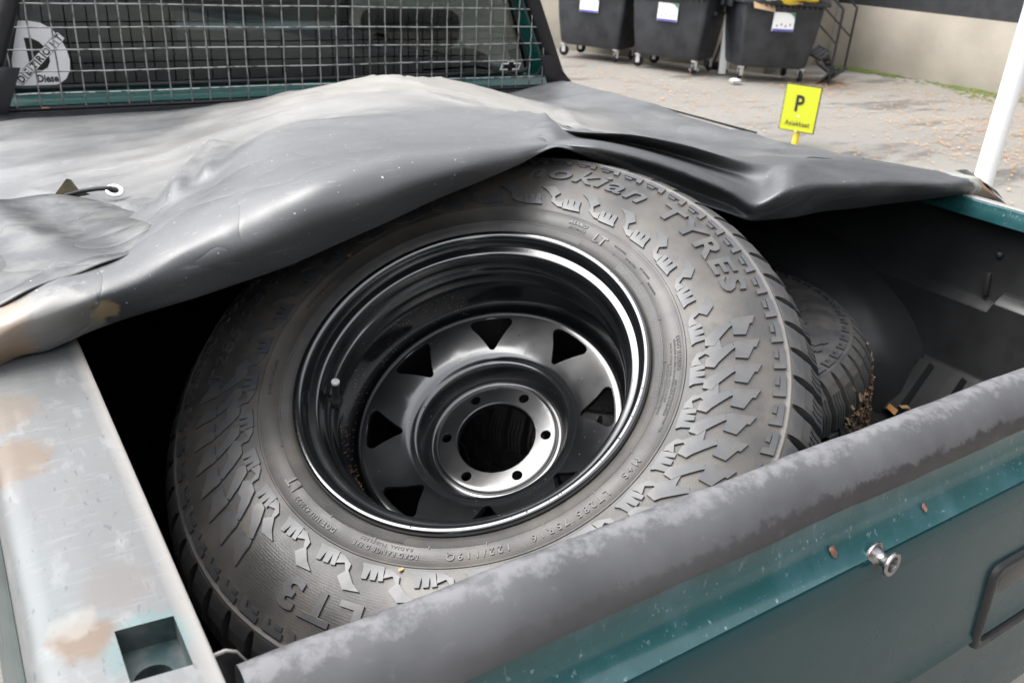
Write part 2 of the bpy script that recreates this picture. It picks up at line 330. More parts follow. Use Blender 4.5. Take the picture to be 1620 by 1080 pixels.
# building behind the photographer (seen only as a reflection and as bounce light)
bb = empty('facade_behind', (4, -16, G)); bb.name = 'office_building'; tag(bb, 'pale rendered office building across the yard behind the truck tailgate', 'building')
box('facade', (-22, -8, -.3), (22, 0, 7.5), FAC, bb)
for i in range(10):
    for j in range(2):
        box('window', (-20+i*4.1, .004, 1.2+j*3.2), (-17.6+i*4.1, .03, 2.9+j*3.2), WINM, bb)
box('roof_edge', (-22.2, -8, 7.502), (22.2, .35, 7.8), DCLAD, bb)
lb = empty('neighbour', (-16, 4, G)); lb.name = 'warehouse'; tag(lb, 'low grey warehouse on the left side of the yard, outside the picture', 'building')
box('facade', (-8, -14, -.3), (0, 22, 6.0), FAC, lb); box('roof_edge', (-8, -14.2, 6.002), (.3, 22.2, 6.3), DCLAD, lb)
for i in range(7): box('window', (.004, -12+i*4.6, 1.4), (.03, -9.6+i*4.6, 3.2), WINM, lb)
fb = empty('front_block', (0, 34, G)); fb.name = 'brick_building'; tag(fb, 'grey building far ahead of the truck cab at the end of the yard', 'building')
box('facade', (-20, 0, -.3), (12.4, 8, 7), FAC, fb); box('roof_edge', (-20.2, -.3, 7.002), (12.4, 8, 7.3), DCLAD, fb)
for i in range(7): box('window', (-18+i*4.2, -.03, 1.3), (-15.8+i*4.2, -.004, 3.2), WINM, fb)

# ---- moss and leaves (uncountable)
V = []; F = []
def clump(x, y, s, z=G):
    b = len(V); k = random.randint(5, 7); h = s*random.uniform(.1, .25)
    V.append((x, y, z+h))
    for i in range(k):
        a = 2*math.pi*i/k+random.random()*.5; rr = s*random.uniform(.6, 1.2); V.append((x+rr*math.cos(a), y+rr*math.sin(a), z-.004))
    for i in range(k): F.append((b, b+1+i, b+1+(i+1) % k))
for i in range(2600):
    y = random.uniform(1.5, 9); d = abs(random.gauss(0, .16+.32*max(0, 1-abs(y-5.9)/1.1)))
    if random.random() < .55+.45*math.sin(y*3.1): clump(12.58-d, y, random.uniform(.02, .055))
tag(mesh('moss', V, F, MOSS, None, 60), 'green moss growing along the foot of the concrete wall', 'moss', kind='stuff')
def leaf_geo(V, F, x, y, z, s, a, tilt):
    b = len(V); c, sn = math.cos(a), math.sin(a)
    for (px, py, pz) in ((-1, 0, 0), (-.3, .55, .25), (.5, .45, .1), (1, 0, .3), (.45, -.5, .12), (-.35, -.5, .28)):
        V.append((x+s*(px*c-py*sn), y+s*(px*sn+py*c), z+s*(pz*tilt+.05)))
    F += [(b, b+5, b+1), (b+1, b+5, b+4, b+2), (b+2, b+4, b+3)]
def leaves(name, mt, n, seed, label, kx=1):
    rd = random.Random(seed); V = []; F = []
    cents = [(9.9, 7.3, .35, 5), (11.2, 6.4, .7, 6), (9.6, 4.9, .6, 9), (11.5, 4.9, .8, 8), (8.4, 4.0, .35, 4), (7.5, 7.6, .8, 5), (9.0, 3.4, .7, 6), (7.6, 9.2, .7, 4), (10.3, 2.6, .9, 5), (8.2, 2.6, .5, 4), (10.6, 7.7, .28, 6), (8.0, 6.3, .6, 2)]
    wsum = sum(c[3] for c in cents)
    for i in range(n):
        if rd.random() < .42: x, y = rd.uniform(3, 12.4), rd.uniform(-1, 12)
        else:
            q = rd.uniform(0, wsum); 
            for c in cents:
                q -= c[3]
                if q <= 0: break
            x, y = rd.gauss(c[0], c[2]), rd.gauss(c[1], c[2])
        if x > 12.5 or (y > 8.3 and x > 9.3): continue
        leaf_geo(V, F, x, y, G+.004, rd.uniform(.009, .024), rd.uniform(0, 6.28), rd.uniform(.1, 1.2))
    tag(mesh(name, V, F, mt), label, 'leaves', kind='stuff')
leaves('orange_leaves', LEAFM, 2300, 3, 'scattered fallen orange leaves on the asphalt')
leaves('tan_leaves', LEAFY, 3600, 4, 'scattered fallen pale tan leaves on the asphalt')
# big water-worn cracks: thin dark patches follow the material only

# ---- waste bins
def bin_parts(root, open_lid):
    w, d, h0, h1 = 1.30, .92, .20, 1.12
    bm = bmesh.new()                                 # tapered body, open below the lid
    lv = [(h0, .82, .72), (h0+.05, .86, .80), (.62, .93, .92), (h1, 1.0, 1.0)]
    rings = []
    for z, fx, fy in lv:
        X, Y = w/2*fx, d/2*fy; rr = .06
        ring = []
        for cx_, cy_, a0 in ((X-rr, Y-rr, 0), (-X+rr, Y-rr, 90), (-X+rr, -Y+rr, 180), (X-rr, -Y+rr, 270)):
            for k in range(4):
                a = R_(a0+30*k); ring.append(bm.verts.new((cx_+rr*math.cos(a), cy_+rr*math.sin(a), z)))
        rings.append(ring)
    for a, b in zip(rings, rings[1:]):
        for k in range(16): bm.faces.new((a[k], a[(k+1) % 16], b[(k+1) % 16], b[k]))
    bm.faces.new(rings[0][::-1])
    frombm('body', bm, BIN, root, 40)
    bm = bmesh.new(); bbox(bm, (-w/2-.05, -d/2-.05, h1-.02), (w/2+.05, d/2+.05, h1+.045), .02)   # rim collar with ribs
    for k in range(14): bbox(bm, (-w/2+.04+k*.09, -d/2-.052, h1-.06), (-w/2+.055+k*.09, -d/2-.0, h1-.018))
    bm2 = frombm('rim', bm, BINL, root, 40)
    for sx in (-1, 1):
        box('lifting_pin', (sx*(w/2+.05)-.06*(sx < 0)-.0, -.10, h1-.10), (sx*(w/2+.05)+.06*(sx > 0), .10, h1+.03), BINL, root, .015)
    n = 10; V = []; F = []                            # curved lid
    th = .02
    for j in range(n+1):
        t = j/n; y = -d/2-.04+(d+.08)*t; z = h1+.05+.16*math.sin(math.pi*t)**.8
        if open_lid: z += .03
        for x in (-w/2-.04, w/2+.04): V += [(x, y, z), (x, y, z-th)]
    for j in range(n):
        a = j*4; F += [(a, a+2, a+6, a+4), (a+1, a+5, a+7, a+3), (a, a+4, a+5, a+1), (a+2, a+3, a+7, a+6)]
    F += [(0, 1, 3, 2), (n*4, n*4+2, n*4+3, n*4+1)]
    lid = mesh('lid', V, F, BINL, root, 40)
    box('handle', (-.28, -d/2-.10, h1+.02), (.28, -d/2-.055, h1+.045), BINL, root, .008)
    box('handle', (w/2+.01, -.2, h1-.25), (w/2+.05, .2, h1-.20), BINL, root, .008)
    for sx in (-1, 1):
        for sy in (-1, 1):
            x, y = sx*.50, sy*.32; dy = .03
            wh = empty('wheel', (x, y, 0), root)
            bm = bmesh.new(); bmesh.ops.create_cone(bm, cap_ends=True, segments=24, radius1=.085, radius2=.085, depth=.045, matrix=Matrix.Translation((.0, dy, .087)) @ Matrix.Rotation(R_(90), 4, 'X') @ Matrix.Rotation(R_(35), 4, 'Y'))
            bmesh.ops.bevel(bm, geom=[e for e in bm.edges if len(e.link_faces) == 2 and abs(e.calc_face_angle(0)) > 1], offset=.008, segments=2, affect='EDGES')
            bmesh.ops.rotate(bm, cent=(0, dy, .087), matrix=Matrix.Rotation(R_(20*sx+35), 3, 'Z'), verts=bm.verts)
            frombm('tyre', bm, CAP, wh, 40)
            bm = bmesh.new()
            bbox(bm, (-.035, -.045, .19), (.035, .045, .205)); 
            for s in (-1, 1): bbox(bm, (-.03+.0, s*.034-.003, .07), (.03, s*.034+.003, .192), 0, 2, Matrix.Translation((0, dy*.5, 0)) @ Matrix.Rotation(R_(20*sx+35), 4, 'Z'))
            frombm('fork', bm, TIN, wh)
    # paper label with printed bands
    lbl = box('label', (-.17, -d/2-.012, .74), (.17, -d/2+.0, 1.0), STW, root)
    lbl.rotation_euler = (R_(0), 0, 0)
    M4 = frame((0, -d/2-.0145, .87), (1, 0, 0), (0, 0, 1), (0, -1, 0))
    prism('blue_band', [(-.165, -.128), (.165, -.128), (.165, -.098), (-.165, -.098)], .0012, BLUE, lbl, mat=M4)
    prism('green_corner', [(.02, .128)] + [(.02+.145*math.sin(R_(a)), .03+.098*math.cos(R_(a))) for a in range(10, 91, 16)] + [(.168, .128)], .0012, GREEN, lbl, mat=M4)
    for k in range(4):
        bm = bmesh.new(); x = -.11+k*.07; bbox(bm, (x, -d/2-.0156, .80+.02*(k % 2)), (x+.016, -d/2-.0128, .83+.02*(k % 2)))
        frombm('printed_icon', bm, LETM, lbl)
def make_bin(loc, rz, label, open_lid=False, dz=0):
    r = empty('waste_bin', (loc[0], loc[1], G)); r.rotation_euler = (0, 0, rz); r.scale = (.87, .87, .90)
    tag(r, label, 'waste bin', 'dark grey wheeled bins along the concrete block'); bin_parts(r, open_lid); return r
def face(p, q, back=.36):      # bin whose two front wheels stand at p and q
    p = Vector(p); q = Vector(q); d = (q-p).normalized(); n = Vector((-d.y, d.x)); c = (p+q)/2+n*back
    return (c.x, c.y), math.atan2(d.y, d.x)
l3, a3 = face((9.19, 8.08), (10.08, 7.64)); l2, a2 = face((8.50, 9.45), (8.86, 8.62)); l1, a1 = face((8.10, 10.62), (8.46, 9.86), .3)
b1 = make_bin(l1, a1, 'wheeled waste bin nearest the truck cab, cut off by the top edge'); b2 = make_bin(l2, a2, 'middle wheeled waste bin with white bags under its lid', True)
b3 = make_bin(l3, a3, 'wheeled waste bin heaped with yellow bag and cardboard, nearest the stair rails', True)
def blobmesh(name, c, s, m, parent, seed):
    bm = bmesh.new(); bmesh.ops.create_icosphere(bm, subdivisions=3, radius=1); rd = random.Random(seed); ph = [rd.uniform(0, 6) for _ in range(6)]
    for v in bm.verts:
        p = v.co; k = 1+.16*math.sin(4*p.x+ph[0])*math.cos(5*p.y+ph[1])+.10*math.sin(9*p.z+ph[2]+4*p.x)
        v.co = Vector((c[0]+p.x*s[0]*k, c[1]+p.y*s[1]*k, c[2]+p.z*s[2]*k))
    return frombm(name, bm, m, parent, 60)
def onbin(b, x, y, z): 
    ca, sa = math.cos(b.rotation_euler.z), math.sin(b.rotation_euler.z); x *= .87; y *= .87; return (b.location.x+x*ca-y*sa, b.location.y+x*sa+y*ca, G+z*.90)
tag(blobmesh('rubbish_bag', onbin(b3, .22, -.30, 1.24), (.42, .26, .12), YBAG, None, 1), 'shiny yellow plastic bag bulging out of the fullest bin', 'rubbish bag')
tag(blobmesh('rubbish_bag', onbin(b3, -.28, -.33, 1.21), (.24, .2, .08), WBAG, None, 2), 'crumpled white plastic bag beside cardboard on the fullest bin', 'rubbish bag')
tag(blobmesh('rubbish_bag', onbin(b2, -.05, -.36, 1.21), (.34, .18, .06), WBAG, None, 3), 'white plastic bag poking out under the middle bin lid', 'rubbish bag')
for (x, y, z, sx, sy, rr, lab) in ((-.36, -.46, 1.13, .16, .12, .9, 'flat piece of brown cardboard hanging over the fullest bin edge'), (-.02, -.44, 1.22, .2, .14, .3, 'brown cardboard sheet lying in front of the yellow bag')):
    c = onbin(b3, x, y, z); M4 = Matrix.Translation(c) @ Matrix.Rotation(b3.rotation_euler.z, 4, 'Z') @ Matrix.Rotation(rr, 4, 'X') @ Matrix.Rotation(.2, 4, 'Y')
    tag(box('cardboard_piece', (-sx, -sy, -.004), (sx, sy, .004), CARD, None, 0, M4), lab, 'cardboard')
# ---- poles, plank, litter by the bins
bh = Vector((9.72, 9.06, G)); bt = Vector((9.55, 8.45, G+1.75))
pr = empty('broom', bh); tag(pr, 'pale and dark handled broom leaning between the middle bin and the fullest bin', 'broom')
tube('handle', [(0, 0, .10), (bt-bh)*.45], .016, BLKP, pr); tube('handle', [(bt-bh)*.451, (bt-bh)], .018, WHITEP, pr)
bm = bmesh.new(); bbox(bm, (-.05, -.16, .03), (.05, .16, .11), .01)
for k in range(12): bbox(bm, (-.035, -.15+k*.026, 0), (.035, -.135+k*.026, .032))
frombm('brush', bm, CAP, pr, 40)
pl = empty('white_plank', (9.45, 8.62, G)); tag(pl, 'white board standing behind the left edge of the fullest bin', 'board')
b = box('board', (-.05, -.02, 0), (.05, .02, 1.1), WHITEP, pl, .004); b.rotation_euler = (R_(-8), 0, R_(-26))
for (x, y, lab) in ((9.12, 8.85, 'crumpled white paper on the ground beside the broom'), (9.02, 7.95, 'white crushed cup on the ground in front of the fullest bin')):
    tag(blobmesh('litter', (x, y, G+.03), (.09, .06, .03), WBAG, None, int(x*100)), lab, 'litter')
# ---- stair handrails
def handrail(p, up, lab, hh):
    r = empty('handrail', (p[0], p[1], G)); tag(r, lab, 'handrail', 'black stair handrails beside the fullest bin')
    up = Vector((up[0], up[1], 0)).normalized()
    a = Vector((0, 0, 0)); t = Vector((0, 0, hh)); e = up*1.15+Vector((0, 0, hh+.95))
    tube('post', [a, t], .017, BLKP, r); tube('rail', [t, e], .017, BLKP, r)
    tube('rail', [Vector((0, 0, hh*.55)), up*1.15+Vector((0, 0, hh*.55+.95))], .013, BLKP, r)
    tube('post', [up*1.15+Vector((0, 0, .1)), e], .017, BLKP, r)
handrail((10.35, 7.48), (-.55, .83), 'nearer black steel stair handrail, right beside the fullest bin', .98)
handrail((11.85, 8.38), (-.55, .83), 'farther black steel stair handrail, closer to the concrete wall', .93)
# ---- broken dark crate
cr = empty('broken_crate', (10.55, 7.75, G)); tag(cr, 'broken dark plastic crate pieces leaning by the stair handrail', 'crate')
for i, (x, y, z, ax, ay, azz, s) in enumerate(((0, 0, .18, .5, .3, .4, .17), (.16, -.05, .10, -.6, .2, 1.2, .15), (-.05, .1, .38, .3, -.5, .2, .12), (.2, .12, .25, 1.0, .4, .6, .14), (-.1, -.12, .07, .1, .9, 2.0, .13))):
    M4 = Matrix.Translation((x, y, z)) @ Matrix.Rotation(azz, 4, 'Z') @ Matrix.Rotation(ax, 4, 'X') @ Matrix.Rotation(ay, 4, 'Y')
    bm = bmesh.new()
    for k in range(4): bbox(bm, (-s, -s+k*s*.5, -.008), (s, -s+k*s*.5+s*.36, .008), 0, 2, M4)
    for k in range(2): bbox(bm, (-s+k*1.8*s, -s, -.014), (-s+k*1.8*s+.2*s, s*.86, .014), 0, 2, M4)
    frombm('panel', bm, BIN, cr)
# ---- white post and parking sign
wp = empty('white_post', (3.135, 1.255, G)); tag(wp, 'plain white round post standing just beyond the truck bed', 'post')
tube('pole', [(0, 0, 0), (0, 0, 2.6)], .035, WHITEP, wp, 24); box('base_plate', (-.09, -.09, 0), (.09, .09, .012), WHITEP, wp, .003)
sp = empty('parking_sign', (6.62, 4.90, G)); tag(sp, 'yellow parking sign with black P on a short yellow pole', 'sign')
sx = Vector((.0, -1, 0)).lerp(Vector((1, -.3, 0)), .32).normalized(); sn = Vector((0, 0, 1)).cross(sx)*-1
sn = sx.cross(Vector((0, 0, 1)))
Msg = frame((0, 0, .335), sx, (0, 0, 1), sn)
tube('pole', [tuple(-sn*.036), tuple(-sn*.036+Vector((0, 0, .5)))], .03, YELP, sp, 16)
prism('plate', [(-.165, -.21), (.165, -.21), (.165, .21), (-.165, .21)], .012, LETM, sp, .003, Msg)
prism('face', [(-.157, -.202), (.157, -.202), (.157, .202), (-.157, .202)], .003, YEL, sp, mat=Msg @ Matrix.Translation((0, 0, .0125)))
flat_text('letter', 'P', .20, LETM, sp, Msg @ Matrix.Translation((-.01, .045, .0175)), offset=.006, sx=.82)
flat_text('lettering', 'Asiakkaat', .064, LETM, sp, Msg @ Matrix.Translation((0, -.135, .0175)), spacing=1.15, sx=.80, offset=.0012)
for z_ in (-.068, -.205): prism('screw', [(.008*math.cos(k), .008*math.sin(k)) for k in np.linspace(0, 5.5, 8)], .004, STW, sp, mat=Msg @ Matrix.Translation((0, z_, .0158)))
# ================================================================ PICKUP TRUCK (z = 0 at the top of the bed rails)
TB = Vector((.83, 1.0, G))
truck = empty('pickup_truck', TB); tag(truck, 'weathered teal pickup truck with open bed, tailgate nearest, wire guard on the cab window', 'pickup truck')
def tp(o, parent=None):       # truck part modelled in yard coordinates
    o.parent = parent or truck
    if parent is None: o.location = -TB
    return o
def sweep(name, prof, axis, a, b, m, smooth=40, parent=None, n=1, close=False):
    """prof: list of 2-tuples; axis 'x': (y,z) swept along x; axis 'y': (x,z) swept along y"""
    V = []; F = []; k = len(prof)
    for j in range(n+1):
        t = a+(b-a)*j/n
        for p in prof: V.append((t, p[0], p[1]) if axis == 'x' else (p[0], t, p[1]))
    for j in range(n):
        for i in range(k if close else k-1):
            i2 = (i+1) % k; F.append((j*k+i, (j+1)*k+i, (j+1)*k+i2, j*k+i2))
    if close: F += [tuple(range(k)), tuple(range(n*k, (n+1)*k))[::-1]]
    bm = bmesh.new(); vs = [bm.verts.new(v) for v in V]
    for f in F: bm.faces.new([vs[i] for i in f])
    return tp(frombm(name, bm, m, None, smooth), parent)
YB, YC = -.012, 1.96           # rear end of the bed, front end of the bed
# ---- left rail in bare metal with its stake pocket
xs = [0.0, -.012, -.049, -.080]; ys = [YB, .026, .076, .5, 1.2, YC]
bm = bmesh.new(); g = {}
for i, x in enumerate(xs):
    for j, y in enumerate(ys): g[i, j] = bm.verts.new((x+(-.004*(y-.05) if i == 1 and j in (1, 2) else 0), y+(.004 if (i == 2 and j in (1, 2)) else 0), .0006 if i < 3 else .0003))
for i in range(3):
    for j in range(5):
        if (i, j) != (1, 1): bm.faces.new((g[i, j], g[i+1, j], g[i+1, j+1], g[i, j+1]))
for path in ([(-.080, .0003), (-.090, -.0012), (-.097, -.005), (-.1015, -.012), (-.104, -.024)], [(0, .0006), (.0016, -.0005), (.0018, -.003), (.0016, -.026), (-.002, -.028), (-.014, -.028)]):
    prev = None
    for x, z in path:
        row = [bm.verts.new((x, y, z)) for y in ys]
        if prev:
            for j in range(5): bm.faces.new((prev[j], prev[j+1], row[j+1], row[j]))
        prev = row
bmesh.ops.remove_doubles(bm, verts=bm.verts, dist=1e-5)
rail = tp(frombm('left_bed_rail', bm, BARE, None, 35)); tag(rail, 'left bed rail worn to bare metal with rust patches')
bm = bmesh.new(); lo = [(-.012, .026), (-.049, .030), (-.049, .080), (-.012, .076)]
top = [bm.verts.new((x, y, .0)) for x, y in lo]; bot = [bm.verts.new((x, y, -.020)) for x, y in lo]
for i in range(4): bm.faces.new((top[i], top[(i+1) % 4], bot[(i+1) % 4], bot[i]))
cxh, cyh = -.0335, .047; n = 24
circ = [bm.verts.new((cxh+.0125*math.cos(2*math.pi*k/n), cyh+.0125*math.sin(2*math.pi*k/n), -.020)) for k in range(n)]
low = [bm.verts.new((v.co.x, v.co.y, -.040)) for v in circ]
es = [bm.edges.new((circ[k], circ[(k+1) % n])) for k in range(n)]+[bm.edges.get((bot[i], bot[(i+1) % 4])) for i in range(4)]
bmesh.ops.triangle_fill(bm, edges=es, use_dissolve=False)
for k in range(n): bm.faces.new((circ[k], circ[(k+1) % n], low[(k+1) % n], low[k]))
for f in [f for f in bm.faces if f.normal.length and all(abs(v.co.z+.020) < 1e-5 for v in f.verts) and (f.calc_center_median()-Vector((cxh, cyh, -.020))).length < .012]: bm.faces.remove(f)
TEALP = mat('pocket_teal_paint', (.020, .040, .042), .4, col2=(.075, .085, .085), ns=30, rvar=.1)
sp_ = frombm('stake_pocket', bm, TEALP, None, 30); tp(sp_, rail)
tp(frombm('drain_hole', (lambda b: (bmesh.ops.create_circle(b, cap_ends=True, segments=20, radius=.0135, matrix=Matrix.Translation((cxh, cyh, -.039))), b)[1])(bmesh.new()), DARKHOLE, None), rail)
# bed sides (outer skin and inner liner)
bs = sweep('left_bed_side', [(-.1042, -.0225), (-.1075, -.040), (-.114, -.09), (-.128, -.2), (-.134, -.32), (-.130, -.46), (-.118, -.60)], 'y', -.03, YC, TEALG, n=6); tag(bs, 'left outer bed side in dark teal')
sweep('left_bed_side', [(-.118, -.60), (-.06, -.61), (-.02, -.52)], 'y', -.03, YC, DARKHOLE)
rr_ = sweep('right_bed_rail', [(1.6605, -.034), (1.657, -.034), (1.657, -.016), (1.6585, -.012), (1.660, -.002), (1.664, .0), (1.690, .0), (1.698, -.003), (1.703, -.012), (1.708, -.03), (1.728, -.09), (1.76, -.25), (1.77, -.45), (1.77, -.60)], 'y', YB, YC, TEAL, 35, n=8); tag(rr_, 'right bed rail in faded teal')
sweep('rail_trim', [(1.666, .0008), (1.668, .0022), (1.688, .0022), (1.690, .0008)], 'y', YB, YC, BARE, 35, rr_)
# ---- moulded liner
bm = bmesh.new()
def quad(*p): bm.faces.new([bm.verts.new(v) for v in p])
def strip(prof, y0, y1, n=14):
    prev = None
    for x, z in prof:
        row = [bm.verts.new((x, y0+(y1-y0)*j/n, z)) for j in range(n+1)]
        if prev:
            for j in range(n): bm.faces.new((prev[j], prev[j+1], row[j+1], row[j]))
        prev = row
wallr = lambda dz: [(1.66, -.033), (1.700, -.036), (1.704, -.06), (1.708, -.196+dz), (1.705, -.204+dz), (1.686, -.216+dz), (1.682, -.222+dz), (1.688, -.364), (1.684, -.372), (1.675, -.378)]
strip(wallr(0), .415, YC); strip(wallr(.022), -.01, .405)
a_ = wallr(0); b_ = wallr(.022)
for i in range(len(a_)-1): quad((a_[i][0], .415, a_[i][1]), (a_[i+1][0], .415, a_[i+1][1]), (b_[i+1][0], .405, b_[i+1][1]), (b_[i][0], .405, b_[i][1]))
# sloping foot of the wall with raised ribs, then the ribbed floor
strip([(1.675, -.378), (1.60, -.470), (1.585, -.482), (1.57, -.486)], -.01, YC, 30)
strip([(-.06, -.03), (-.062, -.3), (-.058, -.47), (-.04, -.486)], -.01, YC)
strip([(.0, -.028), (-.06, -.030)], -.01, YC)
fl = [(-.04, -.486)]
x = -.02
while x < 1.55:
    fl += [(x, -.486), (x+.008, -.474), (x+.038, -.474), (x+.046, -.486)]; x += .08
fl.append((1.57, -.486)); strip(fl, -.01, YC, 2)
quad((-.06, YC-.004, -.49), (1.72, YC-.004, -.49), (1.72, YC-.004, -.03), (-.06, YC-.004, -.03))
bmesh.ops.remove_doubles(bm, verts=bm.verts, dist=1e-5)
liner = tp(frombm('bed_liner', bm, LINER, None, 30))
y = .02
while y < .56:                # foot ribs, one object each
    V = []; 
    for (xx, zz) in ((1.672, -.376), (1.60, -.462), (1.578, -.478)):
        for (dy, dh) in ((0, 0), (.005, .019), (.029, .019), (.034, 0)): V.append((xx-dh*.75, y+dy, zz+dh*.6-.002))
    F = []
    for k in range(2):
        for i in range(3): F.append((k*4+i, k*4+i+1, (k+1)*4+i+1, (k+1)*4+i))
    F.append((8, 9, 10, 11)); F.append((3, 2, 1, 0))
    tp(mesh('liner_rib', V, F, LINER, None, 40), liner); y += .077
# diagonal locating bead above the ledge
tp(prism('locating_bead', [(0, 0), (.050, 0), (.050, .012), (0, .012)], .010, LINER, None, .003, frame((1.6965, .432, -.196), Vector((0, .12, 1)).normalized(), Vector((0, 1, -.12)).normalized(), (1, 0, 0))), liner)
tp(frombm('liner_screw', (lambda b: (bmesh.ops.create_uvsphere(b, u_segments=12, v_segments=8, radius=.008, matrix=Matrix.Translation((1.705, .435, -.105))), b)[1])(bmesh.new()), PLAS, None, 50), liner)
# wheel arch housing with rounded corner
bm = bmesh.new(); prev = None
cs = [(1.72, .060), (1.60, .055), (1.55, .035), (1.520, .012), (1.505, -.02), (1.50, -.05), (1.50, -.20)]
for i in range(25):
    t = math.pi*i/24; cy, rr = 1.08, .40
    row = []
    for (xx, dr) in cs:
        r2 = rr+dr if dr > -.1 else rr-.39
        sy = 1.28 if math.cos(t) > 0 else 1.0
        row.append(bm.verts.new((xx, cy-r2*sy*math.copysign(abs(math.cos(t))**.8, math.cos(t)), -.490+r2*.70*math.sin(t)**.85+.0)))
    if prev:
        for k in range(len(cs)-1): bm.faces.new((prev[k], prev[k+1], row[k+1], row[k]))
    prev = row
bmesh.ops.remove_doubles(bm, verts=bm.verts, dist=1e-5)
tp(frombm('wheel_arch_cover', bm, LINER, None, 60), liner)
# ---- tailgate
tgp = [(.016, -.050), (.016, -.012)]
tg = sweep('tailgate', [(.012, -.46), (.014, -.06), (.010, -.012), (-.026, -.030), (-.0310, -.046), (-.0325, -.060), (-.0355, -.0655), (-.0370, -.0700), (-.0385, -.0760), (-.050, -.0915), (-.0575, -.0975), (-.0600, -.1020), (-.0622, -.13), (-.0645, -.20), (-.0655, -.28), (-.0650, -.318), (-.0675, -.3275), (-.0685, -.3310), (-.0670, -.3350), (-.0590, -.345), (-.0560, -.40), (-.054, -.50), (-.045, -.56), (.0, -.56), (.012, -.46)], 'x', .0125, 1.65, TEALG, 28, n=10)
tag(tg, 'teal tailgate with grey worn top trim')
# teal band with reflected sky put into its paler colour; same pressings, slightly proud
bd_ = sweep('upper_panel', [(-.0328, -.0430), (-.0338, -.060), (-.0368, -.0655), (-.0383, -.0700), (-.0398, -.0760), (-.0512, -.0915), (-.0582, -.0968)], 'x', .0122, 1.651, TEAL, 28, tg, n=10)
capp = [(.0170, -.030), (.0185, -.012), (.0165, -.004), (.0110, .0008), (.0040, .0022), (-.004, .0012), (-.013, -.0035), (-.0215, -.0110), (-.0285, -.0205), (-.0335, -.0310), (-.0358, -.0400), (-.0358, -.0445), (-.0325, -.0452)]
cp = sweep('top_trim', capp, 'x', .0115, 1.652, CAPM, 50, tg, n=80)
rd = random.Random(5)
for v in cp.data.vertices:      # slightly wavy brittle plastic
    v.co.z += .0006*math.sin(v.co.x*37)+.0004*math.sin(v.co.x*91+v.co.y*200); v.co.y += .0007*math.sin(v.co.x*23+1)
# end bracket at the left end of the tailgate
bm = bmesh.new(); o_ = []
pts = [(-.004, -.09), (-.004, .000), (.0005, .006), (.010, .0065), (.017, .002), (.024, -.012), (.030, -.035), (.034, -.09)]
tp(prism('end_bracket', pts, .004, BLKP, None, .0006, frame((0, .036, -.012), (1, 0, 0), (0, 0, 1), (0, -1, 0))), tg)
bm = bmesh.new(); tube_bm(bm, [(p[0], .034, p[1]-.012) for p in pts[1:7]], .0013, 8); tp(frombm('bracket_edge', bm, BARE, None, 40), tg)
# chrome spool knob with a rusty screw
kb = Vector((.6125, -.0535, -.0985)); kd = Vector((0.05, -1, .05)).normalized(); kx = kd.orthogonal().normalized(); ky = kd.cross(kx)
pr_ = [(0, .0), (.0135, 0), (.0142, .0015), (.0138, .003), (.0095, .0055), (.0068, .0085), (.0064, .013), (.0075, .0165), (.0118, .0185), (.0128, .0195), (.0130, .0215), (.0122, .0228), (.0095, .0230), (.0082, .0222), (.0074, .0170)]
V, F = lathe_VF(pr_, 32); V = [kb+kx*x+ky*y+kd*z for x, y, z in V]
CHR2 = mat('pitted_chrome', (.36, .35, .35), .32, metal=1, rvar=.12, rs=300, bump=.25, bs=350, bdist=.0004)
kn = tp(mesh('tie_down_knob', V, F, CHR2, None, 40), tg)
V, F = lathe_VF([(0, .0175), (.0045, .0173), (.0062, .0160), (.0058, .012)], 16); V = [kb+kx*x+ky*y+kd*z for x, y, z in V]; tp(mesh('screw', V, F, RUST, None, 40), kn)
# old rusty knob holes with primer spots
def spot(px, name='rusty_hole'):
    c, r = px; n = 18; rd = random.Random(int(c[0]*999)); k_ = [rd.uniform(.75, 1.2) for _ in range(n)]
    nrm = Vector((0, -.75, .62)).normalized() if c[2] > -.093 else Vector((0, -1, 0)); e1 = Vector((1, 0, 0)); e2 = nrm.cross(e1)
    V = [Vector(c)+nrm*.0012]+[Vector(c)+nrm*.0003+(e1*math.cos(2*math.pi*i/n)*k_[i]*.8+e2*math.sin(2*math.pi*i/n)*k_[i])*r for i in range(n)]
    F = [(0, 1+i, 1+(i+1) % n) for i in range(n)]; tp(mesh(name, V, F, RUST if name == 'rusty_hole' else STW, None, 60), tg)
spot(((.5565, -.0455, -.0805), .0062)); spot(((.703, -.0455, -.0800), .0042))
# handle bezel and paddle
def rrect(x0, z0, x1, z1, r, n=6):
    o = []
    for cx_, cz_, a0 in ((x1-r, z1-r, 0), (x0+r, z1-r, 90), (x0+r, z0+r, 180), (x1-r, z0+r, 270)):
        for k in range(n): a = R_(a0+90*k/(n-1)); o.append((cx_+r*math.cos(a), cz_+r*math.sin(a)))
    return o
bm = bmesh.new(); loops = []
for (ins, yy, rr) in ((-.001, -.0640, .018), (.000, -.0700, .018), (.003, -.0722, .016), (.009, -.0722, .013), (.012, -.0705, .011), (.016, -.052, .009)):
    pts = rrect(.868+ins, -.352+ins, 1.155-ins, -.212-ins, rr); 
    loops.append([bm.verts.new((x+(.018*(z+.212)/-.14 if x < .95 else 0), yy, z)) for x, z in pts])
for a, b in zip(loops, loops[1:]):
    for k in range(len(a)): bm.faces.new((a[k], a[(k+1) % len(a)], b[(k+1) % len(a)], b[k]))
bm.faces.new(loops[-1])
hb = tp(frombm('handle_bezel', bm, PLAS, None, 45), tg)
bm = bmesh.new(); bbox(bm, (.896, -.0665, -.300), (1.13, -.056, -.228), .006, 3); 
for v in bm.verts: v.co.y += .12*(v.co.z+.23)*-.25; v.co.x += .10*(-.228-v.co.z)*(v.co.x < 1)
